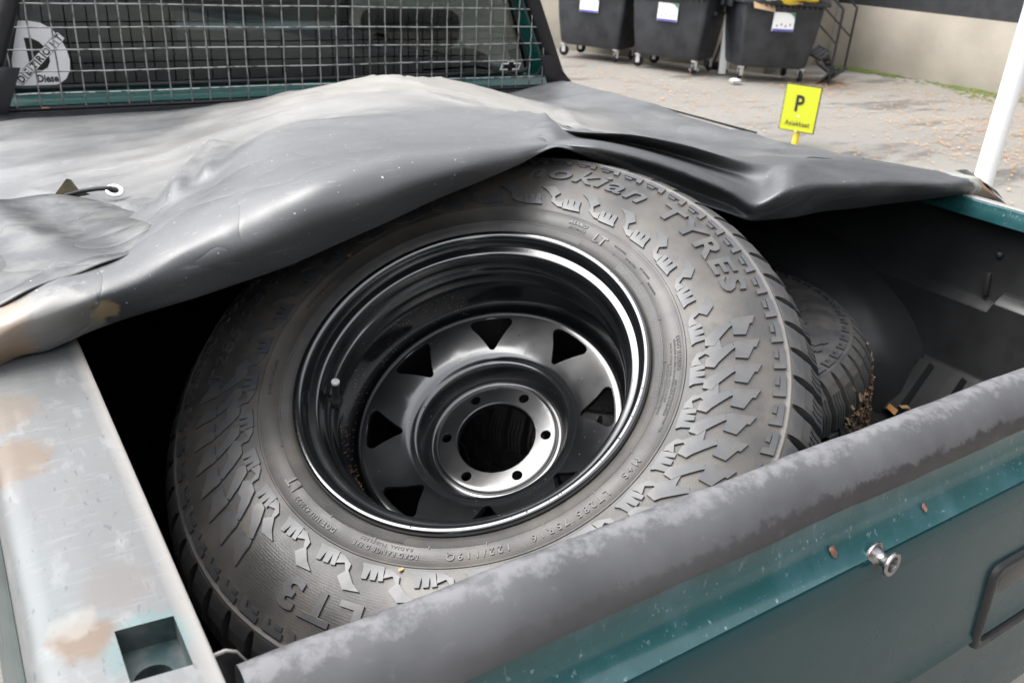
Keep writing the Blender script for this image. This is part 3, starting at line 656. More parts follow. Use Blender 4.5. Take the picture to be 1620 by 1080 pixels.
PADL = mat('handle_paddle_plastic', (.014, .014, .015), .34, rvar=.08, bump=.08, bs=30, coat=.3)
tp(frombm('pull_handle', bm, PADL, None, 45), tg)
# ---- cab back wall, window and roof
ty, tz = .02, .9998                        # direction up the sloping window plane (y, z)
def WP(x, u, b=.075): return Vector((x, 2.0+b+u*ty-0, .012+u*tz))
cab = box('cab_back_panel', (-.06, 2.035, -.62), (1.76, 2.06, -.02), TEALG, None); tp(cab)
sweep('lower_sill', [(2.04, -.052), (2.030, -.046), (2.030, -.030), (2.045, -.018), (2.070, -.002), (2.078, .010)], 'x', -.05, 1.73, TEALC2, 50)
def pillar(x0a, x1a, x0b, x1b, u0, u1, b=.07, th=.03):
    q = [WP(x0a, u0, b), WP(x1a, u0, b), WP(x1b, u1, b), WP(x0b, u1, b)]; w = [p+Vector((0, tz*th, -ty*th)) for p in q]
    tp(mesh('cab_pillar', q+w, [(0, 1, 2, 3), (4, 7, 6, 5), (0, 4, 5, 1), (1, 5, 6, 2), (2, 6, 7, 3), (3, 7, 4, 0)], TEALC2))
pillar(1.632, 1.735, 1.405, 1.52, -.012, .60); pillar(-.04, .070, .16, .255, -.012, .60)
sealm = PLAS
bm = bmesh.new()
corner = [WP(.072, .004), WP(1.630, .004), WP(1.440, .50), WP(.225, .50)]
path = []
for i, (c, nx, pv) in enumerate(zip(corner, corner[1:]+corner[:1], corner[-1:]+corner[:-1])):
    a = (pv-c).normalized()*.04; b = (nx-c).normalized()*.04
    for t in (0, .25, .5, .75, 1): path.append((c+a)*(1-t)**2+c*2*t*(1-t)+(c+b)*t*t)
path.append(path[0]); tube_bm(bm, path, .0065, 8); tp(frombm('window_seal', bm, sealm, None, 60))
gl = [WP(.073, .004, .078), WP(1.628, .004, .078), WP(1.440, .50, .078), WP(.225, .50, .078)]
glass = tp(mesh('rear_window', [*gl, *[p+Vector((0, .004*tz, -.004*ty)) for p in gl]], [(0, 1, 2, 3), (7, 6, 5, 4), (0, 4, 5, 1), (1, 5, 6, 2), (2, 6, 7, 3), (3, 7, 4, 0)], GLASS))
box_ = tp(box('cab_roof', (.0, 2.42, .50), (1.66, 3.25, .54), TEALC2, None, .015))
box_ = tp(box('cab_floor', (-.0, 2.07, -.60), (1.70, 3.9, -.56), SEAT, None))
for x0, nm in ((-.02, 'left_door'), (1.68, 'right_door')): tp(box(nm, (x0, 2.07, -.60), (x0+.04, 3.9, -.01), TEALG, None, .01))
wsn = tp(mesh('windshield', [(.05, 3.75, .0), (1.65, 3.75, .0), (1.55, 3.25, .50), (.15, 3.25, .50)], [(0, 1, 2, 3)], GLASS))
for xa, xb in ((.03, .14), (1.67, 1.56)): tp(tube('front_pillar', [(xa, 3.76, -.01), (xb, 3.25, .51)], .03, TEALC2, None))
tp(box('hood', (.0, 3.78, -.22), (1.70, 5.0, -.06), TEALG, None, .05))
tp(box('dashboard', (.03, 3.25, -.25), (1.67, 3.74, -.03), SEAT, None, .05, seg=3))
se = tp(box('bench_seat', (.08, 2.26, -.56), (1.60, 2.42, .055), SEAT, None, .04, seg=3))
for x0 in (.20, 1.12): tp(box('headrest', (x0, 2.24, .07), (x0+.34, 2.34, .19), SEAT, None, .035, seg=3), se)
tp(frombm('steering_wheel', (lambda b: (tube_bm(b, [(.42+.19*math.cos(t), 3.12+.05*math.sin(t), .02+.18*math.sin(t)) for t in np.linspace(0, 2*math.pi, 30)], .014, 8), b)[1])(bmesh.new()), SEAT, None, 60))
# bulkhead rail in front of the cab
bh_ = sweep('bed_front_rail', [(1.925, -.08), (1.925, -.038), (1.932, -.030), (1.985, -.026), (2.0, -.030), (2.005, -.08)], 'x', -.06, 1.74, BLKP, 40)
sweep('gutter_seal', [(2.004, -.034), (2.012, -.022), (2.026, -.022), (2.032, -.034)], 'x', -.05, 1.72, PLAS, 40)
# ---- wire guard over the rear window
gd = tp(empty('window_guard')); gd.name = 'window_guard'
def GP(x, u, b=0): return Vector((x, 2.0+b+u*ty, .012+u*tz))
rd = random.Random(11)
def child(o, par): o.parent = par; return o
nv = 32
for i in range(nv):
    x = .087+.0513*(i-1)
    if x > 1.67: break
    bm = bmesh.new(); k = 12; off = rd.uniform(-.002, .002)
    tube_bm(bm, [GP(x+off+.0006*math.sin(j*2+i), -.030+j*(min(.58, (1.694-x)/.5, (x-.02)/.42 if x < .25 else 9)+.030)/k, .0018*math.cos(math.pi*j)) for j in range(k+1)], .0019, 6); child(frombm('wire', bm, GALV, None, 60), gd)
for j in range(11):
    u = .0015+.0513*j; k = 64; xl = .022+.42*u; xr = 1.690-.50*u; bm = bmesh.new(); off = rd.uniform(-.0015, .0015)
    tube_bm(bm, [GP(xl+(xr-xl)*t/k, u+off+.0008*math.sin(t*.3+j), .0022*math.cos(math.pi*t*.98+j*math.pi)+.0012) for t in range(k+1)], .0019 if j else .0027, 6); child(frombm('wire', bm, GALV, None, 60), gd)
for (xa, xb, nm) in ((1.722, 1.405, 'side_tube'), (.002, .255, 'side_tube')):
    t_ = tube('side_tube', [GP(xa, -.055, .012), GP(xb, .58, .012)], .026, BLKP, None, 20); child(t_, gd)
child(tube('side_tube', [GP(.255, .58, .012), GP(1.405, .58, .012)], .026, BLKP, None, 20), gd)
for xx, lab in ((0, 1), (1.71, -1)):
    child(prism('gusset', [(xx+lab*1.602, .079), (xx+lab*1.640, .082), (xx+lab*1.775, -.040), (xx+lab*1.795, -.075), (xx+lab*1.664, -.070)][::lab], .006, BLKP, None, .001, frame((0, 1.985, 0), (1, 0, 0), (0, 0, 1), (0, -1, 0))), gd)
child(tube('bottom_bar', [GP(.02, -.035, .012), GP(.6, -.036, .012), GP(1.0, -.036, .012), GP(1.69, -.035, .012)], .006, BLKP, None, 10), gd)
for x_ in (1.665,): child(box('clamp', (-.01, -.01, -.014), (.014, .01, .014), TIN, None, .003, Matrix.Translation(GP(x_, .055, .008))), gd)
# bent guard strap behind the mesh at the lower right
child(tube('brace', [GP(1.26, .012, .02), GP(1.45, .02, .03), GP(1.56, -.004, .03), GP(1.62, .004, .02), GP(1.66, .06, .015)], .0035, BLKP, None, 8), gd)
# ---- stickers on the window (flat vinyl on the glass)
SG = lambda x, u, dz=0: frame(WP(x, u, .078)+Vector((0, -tz, ty))*(.0012+dz), (1, 0, 0), (0, ty, tz), (0, -tz, ty))
def outline_D(w, h, k=0):
    o = [(0, 0), (0, h)]; r = w*.52
    o += [(w-r, h)]+[(w-r+r*math.sin(a), h*.5+h*.5*math.cos(a)) for a in np.linspace(.12, math.pi-.12, 18)]+[(w-r, 0)]
    return o
st = child(bpy.data.objects.new('sticker', None), glass); COL.objects.link(st); tag(st, 'white letter D sticker')
shl = .038
def shear(p): return [(x+shl*y/.18, y) for x, y in p]
Dm = SG(.094, .0065)
Dp = [(.0, 0), (.014, .154), (.055, .155), (.082, .150), (.104, .136), (.120, .114), (.130, .088), (.134, .063), (.131, .038), (.119, .017), (.100, .005), (.075, 0)]
child(prism('sticker', Dp, .0006, STW, None, 0, Dm), st)
Dc = [(.044, .040), (.040, .116), (.056, .115), (.071, .107), (.083, .093), (.089, .077), (.089, .060), (.082, .046), (.070, .039)]
child(prism('letter_counter', Dc, .0003, STK, None, 0, Dm @ Matrix.Translation((0, 0, .0008))), st)
ang = math.atan2(.118, .120); Bm = Dm @ Matrix.Translation((.012, .012, .0013)) @ Matrix.Rotation(ang, 4, 'Z')
x = 0
for k, ch in enumerate('DETROIT'):
    w_ = .0225; q = [(x, -.011), (x+w_-.001, -.011), (x+w_-.001, .012), (x, .012)]
    child(prism('letter_box', q, .0002, STK, None, 0, Bm), st); e = .0011
    child(prism('letter_box', [(x+e, -.011+e), (x+w_-.001-e, -.011+e), (x+w_-.001-e, .012-e), (x+e, .012-e)], .0002, STW, None, 0, Bm @ Matrix.Translation((0, 0, .0004))), st)
    child(flat_text('letter', ch, .0235, STK, None, Bm @ Matrix.Translation((x+w_/2, .0005, .0009)), offset=.0008, sx=.9), st); x += w_
child(flat_text('lettering', 'Diesel', .0245, STK, None, Dm @ Matrix.Translation((.080, .0195, .0012)), offset=.0008, sx=.86), st)
# outlined cross-shaped emblem at the lower right of the glass
bt_ = [(0, .0), (.026, 0), (.026, -.0075), (.053, -.0075), (.053, 0), (.074, 0), (.083, .022), (.057, .022), (.057, .0295), (.030, .0295), (.030, .022), (.009, .022)]
cxb = sum(p[0] for p in bt_)/12; cyb = sum(p[1] for p in bt_)/12
child(prism('sticker', bt_, .0006, STW, None, 0, SG(1.509, .012)), glass)
inn = []
for i in range(12):                         # inset outline
    p0, p1, p2 = (Vector(bt_[i-1]), Vector(bt_[i]), Vector(bt_[(i+1) % 12])); a = (p1-p0).normalized(); b = (p2-p1).normalized()
    n1 = Vector((-a.y, a.x)); n2 = Vector((-b.y, b.x)); m_ = (n1+n2).normalized(); inn.append(tuple(p1+m_*(.0042/max(.35, m_.dot(n1)))))
child(prism('sticker_centre', inn, .0003, STK, None, 0, SG(1.509, .012, .0008)), glass)
# ================================================================ WHEELS
NV = Vector((-.44956826, -.24394153, .85929094)); UV_ = Vector((.47692603, -.87894343, 0)).normalized(); VV_ = NV.cross(UV_)
SP = [(.2195, -.012), (.2225, -.004), (.226, .0005), (.233, .0040), (.2375, .0060), (.2390, .0068), (.2400, .0062), (.250, .0085), (.2610, .0100), (.2620, .0112), (.2635, .0113), (.2645, .0102), (.275, .0120), (.290, .0130), (.305, .0126), (.320, .0110), (.335, .0085), (.350, .0045), (.362, .0008), (.3715, -.0030), (.3755, -.0042), (.3775, -.0030), (.3795, -.0034), (.3812, -.0062), (.3832, -.0125), (.3870, -.0230), (.3905, -.0370), (.3940, -.0540)]
sr = np.array([p[0] for p in SP]); sz = np.array([p[1] for p in SP])
def SZ(r): return float(np.interp(r, sr, sz))
ZM = -.1300
def tyre_profile():
    f = SP+[(.3970, -.078), (.4000, ZM)]
    return f+[(r, 2*ZM-z) for r, z in f[::-1][1:]]
def relief(name, V2, F2, h, m, parent, sub=0, k=1.0, sink=.0012):
    """V2: (r, theta) points; raised piece moulded on the sidewall"""
    bm = bmesh.new(); vs = [bm.verts.new((r*math.cos(t), r*math.sin(t), 0)) for r, t in V2]
    for f in F2:
        try: bm.faces.new([vs[i] for i in f])
        except ValueError: pass
    bmesh.ops.remove_doubles(bm, verts=bm.verts, dist=1e-6)
    if sub:
        bmesh.ops.triangulate(bm, faces=bm.faces[:]); bmesh.ops.subdivide_edges(bm, edges=bm.edges[:], cuts=sub, use_grid_fill=True)
    for v in bm.verts: v.co.z = SZ(math.hypot(v.co.x, v.co.y))+h
    be = [e for e in bm.edges if e.is_boundary]
    r = bmesh.ops.extrude_edge_only(bm, edges=be)
    for v in [g for g in r['geom'] if isinstance(g, bmesh.types.BMVert)]: v.co.z -= h+sink
    return frombm(name, bm, m, parent, 30)
def poly_relief(name, pts, h, m, parent, sub=1): return relief(name, [(r, R_(t)) for r, t in pts], [tuple(range(len(pts)))], h, m, parent, sub)
def ring_text(name, body, size, rmid, th_start, m, parent, h=.0008, offset=0, spacing=1.0, shear=0, sx=1.0, th_end=None):
    V, F = text2d(body, size, offset, spacing, shear)
    xs = [v[0] for v in V]; ys = [v[1] for v in V]; x0, x1 = min(xs), max(xs); ym = (min(ys)+max(ys))/2
    if th_end is not None: sx = R_(th_start-th_end)*rmid/(x1-x0)
    V2 = [(rmid+(y-ym), R_(th_start)-(x-x0)*sx/rmid) for x, y in V]
    return relief(name, V2, F, h, m, parent)
def inst(o, ang, parent):
    c = bpy.data.objects.new(o.name.split('.')[0], o.data); c.rotation_euler = (0, 0, ang); c.parent = parent; COL.objects.link(c); return c
def shoulder_lug(parent, m, front=True):
    P = [(.3808, -.0050), (.3855, -.0085), (.3935, -.0165), (.4030, -.0290), (.4090, -.0430), (.4145, -.0520), (.4165, -.0640), (.4168, -.0880)]
    bm = bmesh.new()
    def strip(i0, i1, ta0, ta1, tb0, tb1):
        rows = []
        for i in range(i0, i1+1):
            f = (i-i0)/(i1-i0); a = ta0+(tb0-ta0)*f; b = ta1+(tb1-ta1)*f; r, z = P[i]
            row = []
            for (rr, zz, t) in ((r, z, a), (r, z, (a+b)/2), (r, z, b), (r-.020, z-.010, b), (r-.020, z-.010, a)):
                row.append(bm.verts.new((rr*math.cos(R_(t)), rr*math.sin(R_(t)), zz)))
            rows.append(row)
        for a_, b_ in zip(rows, rows[1:]):
            for k in range(5): bm.faces.new((a_[k], a_[(k+1) % 5], b_[(k+1) % 5], b_[k]))
        bm.faces.new(rows[0][::-1]); bm.faces.new(rows[-1])
    strip(0, 2, .05, 5.10, .35, 4.45)
    strip(2, 7, .30, 1.10, .1, .80); strip(2, 3, 1.102, 4.42, 1.05, 4.35); strip(3, 7, 1.36, 2.14, 1.2, 1.9); strip(3, 7, 2.44, 3.20, 2.2, 2.9); strip(3, 7, 3.50, 4.35, 3.2, 3.9)
    o = frombm('tread_lug', bm, m, parent, 25)
    return o
def centre_lug(parent, m, z0, z1):
    bm = bmesh.new()
    for (t0, t1, dz) in ((0, 3.6, 0), (4.2, 8.6, .006)):
        vs = [bm.verts.new((r*math.cos(R_(t)), r*math.sin(R_(t)), z)) for r in (.400, .4172) for (t, z) in ((t0, z0+dz), (t1, z0-dz), (t1+1.2, z1), (t0+1.4, z1+dz))]
        for f in ((0, 1, 2, 3), (4, 7, 6, 5), (0, 4, 5, 1), (1, 5, 6, 2), (2, 6, 7, 3), (3, 7, 4, 0)): bm.faces.new([vs[i] for i in f])
    return frombm('tread_lug', bm, m, parent)
NL = 62; ST = 360/NL
def build_tyre(root, detailed, mside, mblk):
    V, F = lathe_VF(tyre_profile(), 248 if detailed else 160)
    ty_ = mesh('tyre', V, F, mside, root, 50)
    a = shoulder_lug(ty_, mblk); b = bpy.data.objects.new('x', None)
    for k in range(1, NL): inst(a, R_(k*ST), ty_)
    # inner shoulder mirrored
    me = a.data.copy(); 
    for v in me.vertices: v.co.z = 2*ZM-v.co.z
    me.flip_normals(); a2 = bpy.data.objects.new('tread_lug', me); COL.objects.link(a2); a2.parent = ty_
    for k in range(1, NL): inst(a2, R_(k*ST+2.2), ty_)
    c = centre_lug(ty_, mblk, -.095, -.128); d = centre_lug(ty_, mblk, -.133, -.166)
    for k in range(1, 36): inst(c, R_(k*10), ty_); inst(d, R_(k*10+5), ty_)
    # small paired L shaped bars below the ridge
    L = poly_relief('sidewall_block', [(.3735, 5.2), (.3735, .9), (.3600, .3), (.3605, 1.5), (.3668, 1.9), (.3672, 5.1)], .0030, mblk, ty_, 0)
    L2 = poly_relief('sidewall_block', [(.3658, 2.9), (.3660, 4.6), (.3615, 4.5), (.3613, 2.8)], .0022, mblk, ty_, 0)
    for k in range(1, NL): inst(L, R_(k*ST), ty_); inst(L2, R_(k*ST), ty_)
    # flame ring
    big = [(.2700, 5.9), (.2765, 8.4), (.2835, 8.6), (.2940, 10.8), (.3010, 13.0), (.3035, 9.3), (.2930, 6.9), (.2850, 8.0), (.2770, 6.8), (.2810, 4.9), (.2745, 4.8), (.2700, 4.4)]
    zig = [(.2685, 4.2), (.2840, 5.0), (.2850, 3.9), (.2740, 3.1), (.2850, 3.2), (.2858, 2.0), (.2745, 1.3), (.2860, 1.2), (.2868, .1), (.2750, -.5), (.2700, -1.2)]
    f1 = poly_relief('sidewall_block', big, .0026, mblk, ty_, 1); f2 = poly_relief('sidewall_block', zig, .0026, mblk, ty_, 1)
    for k in range(1, 31): inst(f1, R_(k*12*30/31*31/30), ty_) if k < 30 else None; inst(f2, R_(k*12), ty_) if k < 30 else None
    # chevron groups
    cA = [(.2850, 22.13), (.2858, 24.25), (.2989, 26.63), (.3150, 28.5), (.3186, 27.4), (.3148, 26.8), (.2994, 23.39), (.2953, 22.0)]
    cB = [(.3165, 28.55), (.3217, 29.09), (.3469, 29.84), (.3421, 27.89), (.3391, 27.82), (.3322, 24.98), (.318, 24.9), (.3186, 27.12)]
    c1 = poly_relief('sidewall_block', cA, .0030, mblk, ty_, 1); c2 = poly_relief('sidewall_block', cB, .0030, mblk, ty_, 1)
    for o in (c1, c2): o.rotation_euler = (0, 0, 0)
    for k in list(range(1, 12))+list(range(24, 32)):
        inst(c1, R_(-k*ST), ty_); inst(c2, R_(-k*ST), ty_)
    return ty_
def wheel_root(name, C, n, u, lab, cat, group=None):
    v = n.cross(u); o = bpy.data.objects.new(name, None); COL.objects.link(o)
    o.matrix_world = frame(C, u, v, n); tag(o, lab, cat, group); return o
wh = wheel_root('spare_wheel', (.4045, .3903, -.0469), NV, UV_, 'large all-terrain tyre on a glossy black steel rim, lying tilted in the open truck bed', 'wheel')
ty1 = build_tyre(wh, True, RUB, RUBB)
ring_text('raised_lettering', 'nokian', .044, .3365, 103, RUBB, ty1, .0026, .0006, 1.12, .2, th_end=71)
ring_text('raised_lettering', 'TYRES', .040, .3365, 66.5, RUBB, ty1, .0030, .0012, 1.15, 0, th_end=36.5)
ring_text('raised_lettering', 'LT285/75R16', .026, .3325, -151, RUBB, ty1, .0022, .0002, 1.15, .15, th_end=-194)
ring_text('raised_lettering', 'A LT3', .043, .3290, -68, RUBB, ty1, .0030, .0014, 1.2, 0, th_end=-98.5)
ring_text('fine_lettering', 'M+S   LT285/75R16   122/119Q', .0118, .2500, -12, RUBB, ty1, .0012, 0, 1.5, 0, th_end=-66)
ring_text('fine_lettering', 'LOAD RANGE D 8PR', .0075, .2520, -73, RUBB, ty1, .0011, 0, 1.2, 0, th_end=-91)
ring_text('fine_lettering', 'RADIAL TUBELESS', .0055, .2435, -75, RUBB, ty1, .0008, 0, 1.2, 0, th_end=-90)
ring_text('fine_lettering', 'DOT 1UU 420522', .0085, .2515, -97, RUBB, ty1, .0011, 0, 1.2, 0, th_end=-113)
ring_text('fine_lettering', 'SAFETY WARNING:', .0065, .2555, 27, RUBB, ty1, .0011, 0, 1.2, 0, th_end=16)
for q, (r_, a0, a1) in enumerate(((.2505, 26, 2), (.2465, 25, 6), (.2540, 13, -3), (.2430, 18, 2))):
    ring_text('fine_lettering', ('SERIOUS INJURY MAY RESULT FROM UNDERINFLATION OR OVERLOADING', 'FOLLOW OWNERS MANUAL OR TYRE PLACARD', 'ONLY TRAINED PERSONS SHOULD MOUNT TYRES', 'NEVER EXCEED THE BEAD SEATING PRESSURE')[q], .0034, r_, a0, RUBB, ty1, .0008, 0, 1.1, 0, th_end=a1)
ring_text('fine_lettering', 'ARAMID', .0085, .2535, 84, RUBB, ty1, .0012, .0002, 1.1, .2, th_end=77.5)
ring_text('fine_lettering', 'SIDEWALLS', .0058, .2465, 83.5, RUBB, ty1, .0011, 0, 1.1, .2, th_end=77.2)
ring_text('fine_lettering', 'LT', .018, .2455, 73.5, RUBB, ty1, .0014, .0003, 1.1, 0); ring_text('fine_lettering', 'LT', .018, .2455, -115, RUBB, ty1, .0014, .0003, 1.1, 0)
for a_ in (60, 66, 54, 48): ring_text('fine_lettering', 'STEEL BELT POLYESTER', .0034, .2460+.002*(a_ % 4), a_, RUBB, ty1, .0008, 0, 1.1, 0, th_end=a_-5)
ring_text('fine_lettering', 'ROTATION OUTSIDE', .0075, .2515, 178, RUBB, ty1, .0011, 0, 1.2, 0, th_end=163)
ring_text('fine_lettering', 'MADE IN FINLAND', .0060, .2515, -150, RUBB, ty1, .0011, 0, 1.2, 0, th_end=-162)
for o_ in ty1.children:
    if o_.name.startswith('fine_lettering'): o_['kind'] = 'stuff'
# fine hatched bands next to the rim
for (a0, a1) in ((107, 77), (60, 8), (-78, -104), (-140, -200)):
    V = []; F = []; t = a0
    while t > a1:
        b = len(V)
        V += [(.2275, R_(t)), (.2275, R_(t-.35)), (.2362, R_(t-1.1)), (.2362, R_(t-.75))]; F.append((b, b+1, b+2, b+3)); t -= .72
    relief('hatched_band', V, F, .0006, RUBB, ty1)['kind'] = 'stuff'
    V = [(r, R_(a0+(a1-a0)*k/60)) for k in range(61) for r in (.2368, .2374)]; relief('hatched_band', V, [(2*k, 2*k+1, 2*k+3, 2*k+2) for k in range(60)], .0011, RUBB, ty1)
for k in range(24):
    t = k*15+4; relief('mould_mark', [(.2378, R_(t)), (.2378, R_(t+.15)), (.2410, R_(t+.15)), (.2410, R_(t))], [(0, 1, 2, 3)], .0012, RUBB, ty1)
# ---- rim
rp = [(.2195, -.012), (.2228, -.0060), (.2238, -.0010), (.2230, .0030), (.2208, .0056), (.2180, .0062), (.2150, .0050), (.2125, .0022), (.2108, -.0020), (.2098, -.0075), (.2078, -.0112), (.2040, -.0128), (.2000, -.0136), (.1975, -.0155), (.1962, -.0195), (.1955, -.0290), (.1948, -.0350), (.1935, -.0385), (.1918, -.0402), (.1906, -.0425), (.1900, -.0475), (.1896, -.0540), (.1882, -.0580), (.1872, -.0630), (.1868, -.0700), (.1865, -.125), (.1865, -.140)]
rp2 = [(.1865, -.140), (.1860, -.200), (.1865, -.222), (.1900, -.230), (.2000, -.236), (.2070, -.244), (.2100, -.256), (.2150, -.268), (.2220, -.266), (.2228, -.255)]
V, F = lathe_VF(rp+rp2[1:], 224); rim = mesh('rim', V, F, RIM, wh, 38); tag(rim, 'glossy black steel rim with eight triangular windows')
DP = [(.0540, -.1745), (.0545, -.1705), (.0560, -.1690), (.0800, -.1686), (.0835, -.1690), (.0850, -.1715), (.0868, -.1745), (.0905, -.1750), (.0935, -.1725), (.1000, -.1560), (.1050, -.1420), (.1070, -.1440), (.1110, -.1385), (.1160, -.1350), (.1250, -.1315), (.1500, -.1240), (.1640, -.1198), (.1720, -.1175), (.1770, -.1170), (.1810, -.1195), (.1840, -.1245), (.1870, -.1310)]
dr = np.array([p[0] for p in DP]); dz = np.array([p[1] for p in DP]); DZ = lambda r: float(np.interp(r, dr, dz))
# smooth the disc profile
rr_s = np.linspace(.0560, .1868, 128); zz_s = np.interp(rr_s, dr, dz); kern = np.exp(-np.linspace(-2, 2, 9)**2); kern /= kern.sum()
zz_s2 = np.convolve(np.pad(zz_s, 4, 'edge'), kern, 'valid')
far = rr_s > .0945; zz_s = np.where(far, zz_s2, zz_s)
DZ = lambda r: float(np.interp(r, rr_s, zz_s))
def sector_disc(bm, r0, r1, nsec, ang0, hole, lip=.007, K=12):
    """annulus r0..r1 in nsec sectors with a hole each; hole(phi)-> list of (r, theta) outline in sector-local polar"""
    half = math.pi/nsec
    for s in range(nsec):
        th = ang0+s*2*half; H = hole; M_ = len(H); rc = sum(p[0] for p in H)/M_
        outer = []
        for (r, t) in H:                    # ray from the hole centre to the sector border (in metric r, r*theta)
            dr_, dt_ = r-rc, t
            best = 1e9
            if dr_ > 1e-9: best = min(best, (r1-rc)/dr_)
            if dr_ < -1e-9: best = min(best, (r0-rc)/dr_)
            if abs(dt_) > 1e-9: best = min(best, half/abs(dt_))
            outer.append((rc+dr_*best, dt_*best))
        rows = []
        for k in range(K+1):
            f = k/K; f = f**1.15
            rows.append([bm.verts.new(((a[0]+(b[0]-a[0])*f)*math.cos(th+a[1]+(b[1]-a[1])*f), (a[0]+(b[0]-a[0])*f)*math.sin(th+a[1]+(b[1]-a[1])*f), DZ(a[0]+(b[0]-a[0])*f))) for a, b in zip(H, outer)])
        lips = []
        for (d, ins) in ((.0007, .0005), (.0022, .0009), (lip, .0009)):
            row = []
            for (r, t) in H:
                dr_, dt_ = rc-r, -t*rc; q = math.hypot(dr_, dt_); r2 = r+dr_/q*ins; t2 = t+dt_/q*ins/rc
                row.append(bm.verts.new((r2*math.cos(th+t2), r2*math.sin(th+t2), DZ(r)-d)))
            lips.append(row)
        allr = lips[::-1]+rows
        for a, b in zip(allr, allr[1:]):
            for k in range(M_): bm.faces.new((a[k], a[(k+1) % M_], b[(k+1) % M_], b[k]))
def round_poly(pts, rad, n=6):
    out = []; m = len(pts)
    for i in range(m):
        p0, p1, p2 = Vector(pts[i-1]), Vector(pts[i]), Vector(pts[(i+1) % m]); a = (p0-p1).normalized(); b = (p2-p1).normalized()
        ang = a.angle(b); d = rad/math.tan(ang/2); s, e = p1+a*d, p1+b*d
        c = p1+(a+b).normalized()*rad/math.sin(ang/2); a0 = math.atan2(s.y-c.y, s.x-c.x); a1 = math.atan2(e.y-c.y, e.x-c.x); da = (a1-a0+math.pi) % (2*math.pi)-math.pi
        for k in range(n+1): out.append((c.x+rad*math.cos(a0+da*k/n), c.y+rad*math.sin(a0+da*k/n)))
    res = []                                    # densify straight runs
    for i in range(len(out)):
        p, q = Vector(out[i]), Vector(out[(i+1) % len(out)]); L_ = (q-p).length; k = max(1, int(L_/.004))
        for j in range(k): res.append(tuple(p+(q-p)*j/k))
    return res
rcw = .146
tri = round_poly([(.0225, -.0340), (.0225, .0340), (-.0300, .0)], .0072)      # (radial, tangential)
tri = [(rcw+x, y/rcw) for x, y in tri]
# insert rays through the sector corners so that the border is complete
def with_corners(H, r0, r1, nsec):
    half = math.pi/nsec; rc = sum(p[0] for p in H)/len(H); an = lambda r, t: math.atan2(t*rc, r-rc)
    L_ = sorted([(an(*p), p) for p in H]); out = list(L_)
    for (r, t) in ((r0, half), (r0, -half), (r1, half), (r1, -half)):
        A = an(r, t)
        for i in range(len(L_)):
            a, b = L_[i], L_[(i+1) % len(L_)]; a0, b0 = a[0], b[0]+(2*math.pi if i == len(L_)-1 else 0); A2 = A if A >= a0 else A+2*math.pi
            if a0 <= A2 <= b0:
                f = 0.5                        # exact crossing of the ray with the outline segment
                P0, P1 = a[1], b[1]; dx, dy = r-rc, t
                den = (P1[0]-P0[0])*dy-(P1[1]-P0[1])*dx
                if abs(den) > 1e-12: f = ((P0[1])*dx-(P0[0]-rc)*dy)/den
                f = min(.98, max(.02, f)); out.append((A2 if A2 <= math.pi else A2-2*math.pi, (P0[0]+(P1[0]-P0[0])*f, P0[1]+(P1[1]-P0[1])*f))); break
    return [p for _, p in sorted(out)]
bm = bmesh.new(); sector_disc(bm, .1180, .1715, 8, R_(26), with_corners(tri, .1180, .1715, 8))
disc = frombm('disc', bm, RIM, rim, 40)
V, F = lathe_VF([(r, DZ(r)) for r in np.linspace(.1715, .1868, 24)], 192); mesh('disc_weld', V, F, RIM, rim, 50)
V, F = lathe_VF([(r, DZ(r)) for r in np.linspace(.0818, .1180, 56)], 192); mesh('hub_dish', V, F, RIM, rim, 38)
cir = [(.06985+.0073*math.cos(a), .0073*math.sin(a)/.06985) for a in np.linspace(-math.pi, math.pi, 33)[:-1]]
bm = bmesh.new(); sector_disc(bm, .0560, .0818, 6, R_(22), with_corners(cir, .0560, .0818, 6), K=6); frombm('hub_face', bm, RIM, rim, 40)
V, F = lathe_VF([(.0560, DZ(.0560)), (.0545, -.1700), (.0540, -.1720), (.0540, -.1790)], 96); mesh('centre_bore', V, F, RIM, rim, 50)
# bright worn line around the hub ring
# ---- valve stem
vb = Vector((.1885*math.cos(R_(-155)), .1885*math.sin(R_(-155)), -.050)); vd = (Vector((.1760*math.cos(R_(-157.2)), .1760*math.sin(R_(-157.2)), -.012))-vb).normalized()
V, F = lathe_VF([(0, -.004), (.0088, -.004), (.0095, .001), (.0082, .0045), (.0060, .0075), (.0050, .012), (.0046, .026), (.0053, .0265), (.0053, .0355), (.0049, .037)], 24)
vx = vd.orthogonal().normalized(); vy = vd.cross(vx)
vs_ = mesh('valve_stem', [vb+vx*x+vy*y+vd*z for x, y, z in V], F, CAP, wh, 40)
V, F = lathe_VF([(0, .0374), (.0049, .0370), (.0051, .0355), (.0051, .034)], 24); mesh('valve_cap', [vb+vx*x*1.06+vy*y*1.06+vd*z for x, y, z in V], F, TIN, vs_, 40)
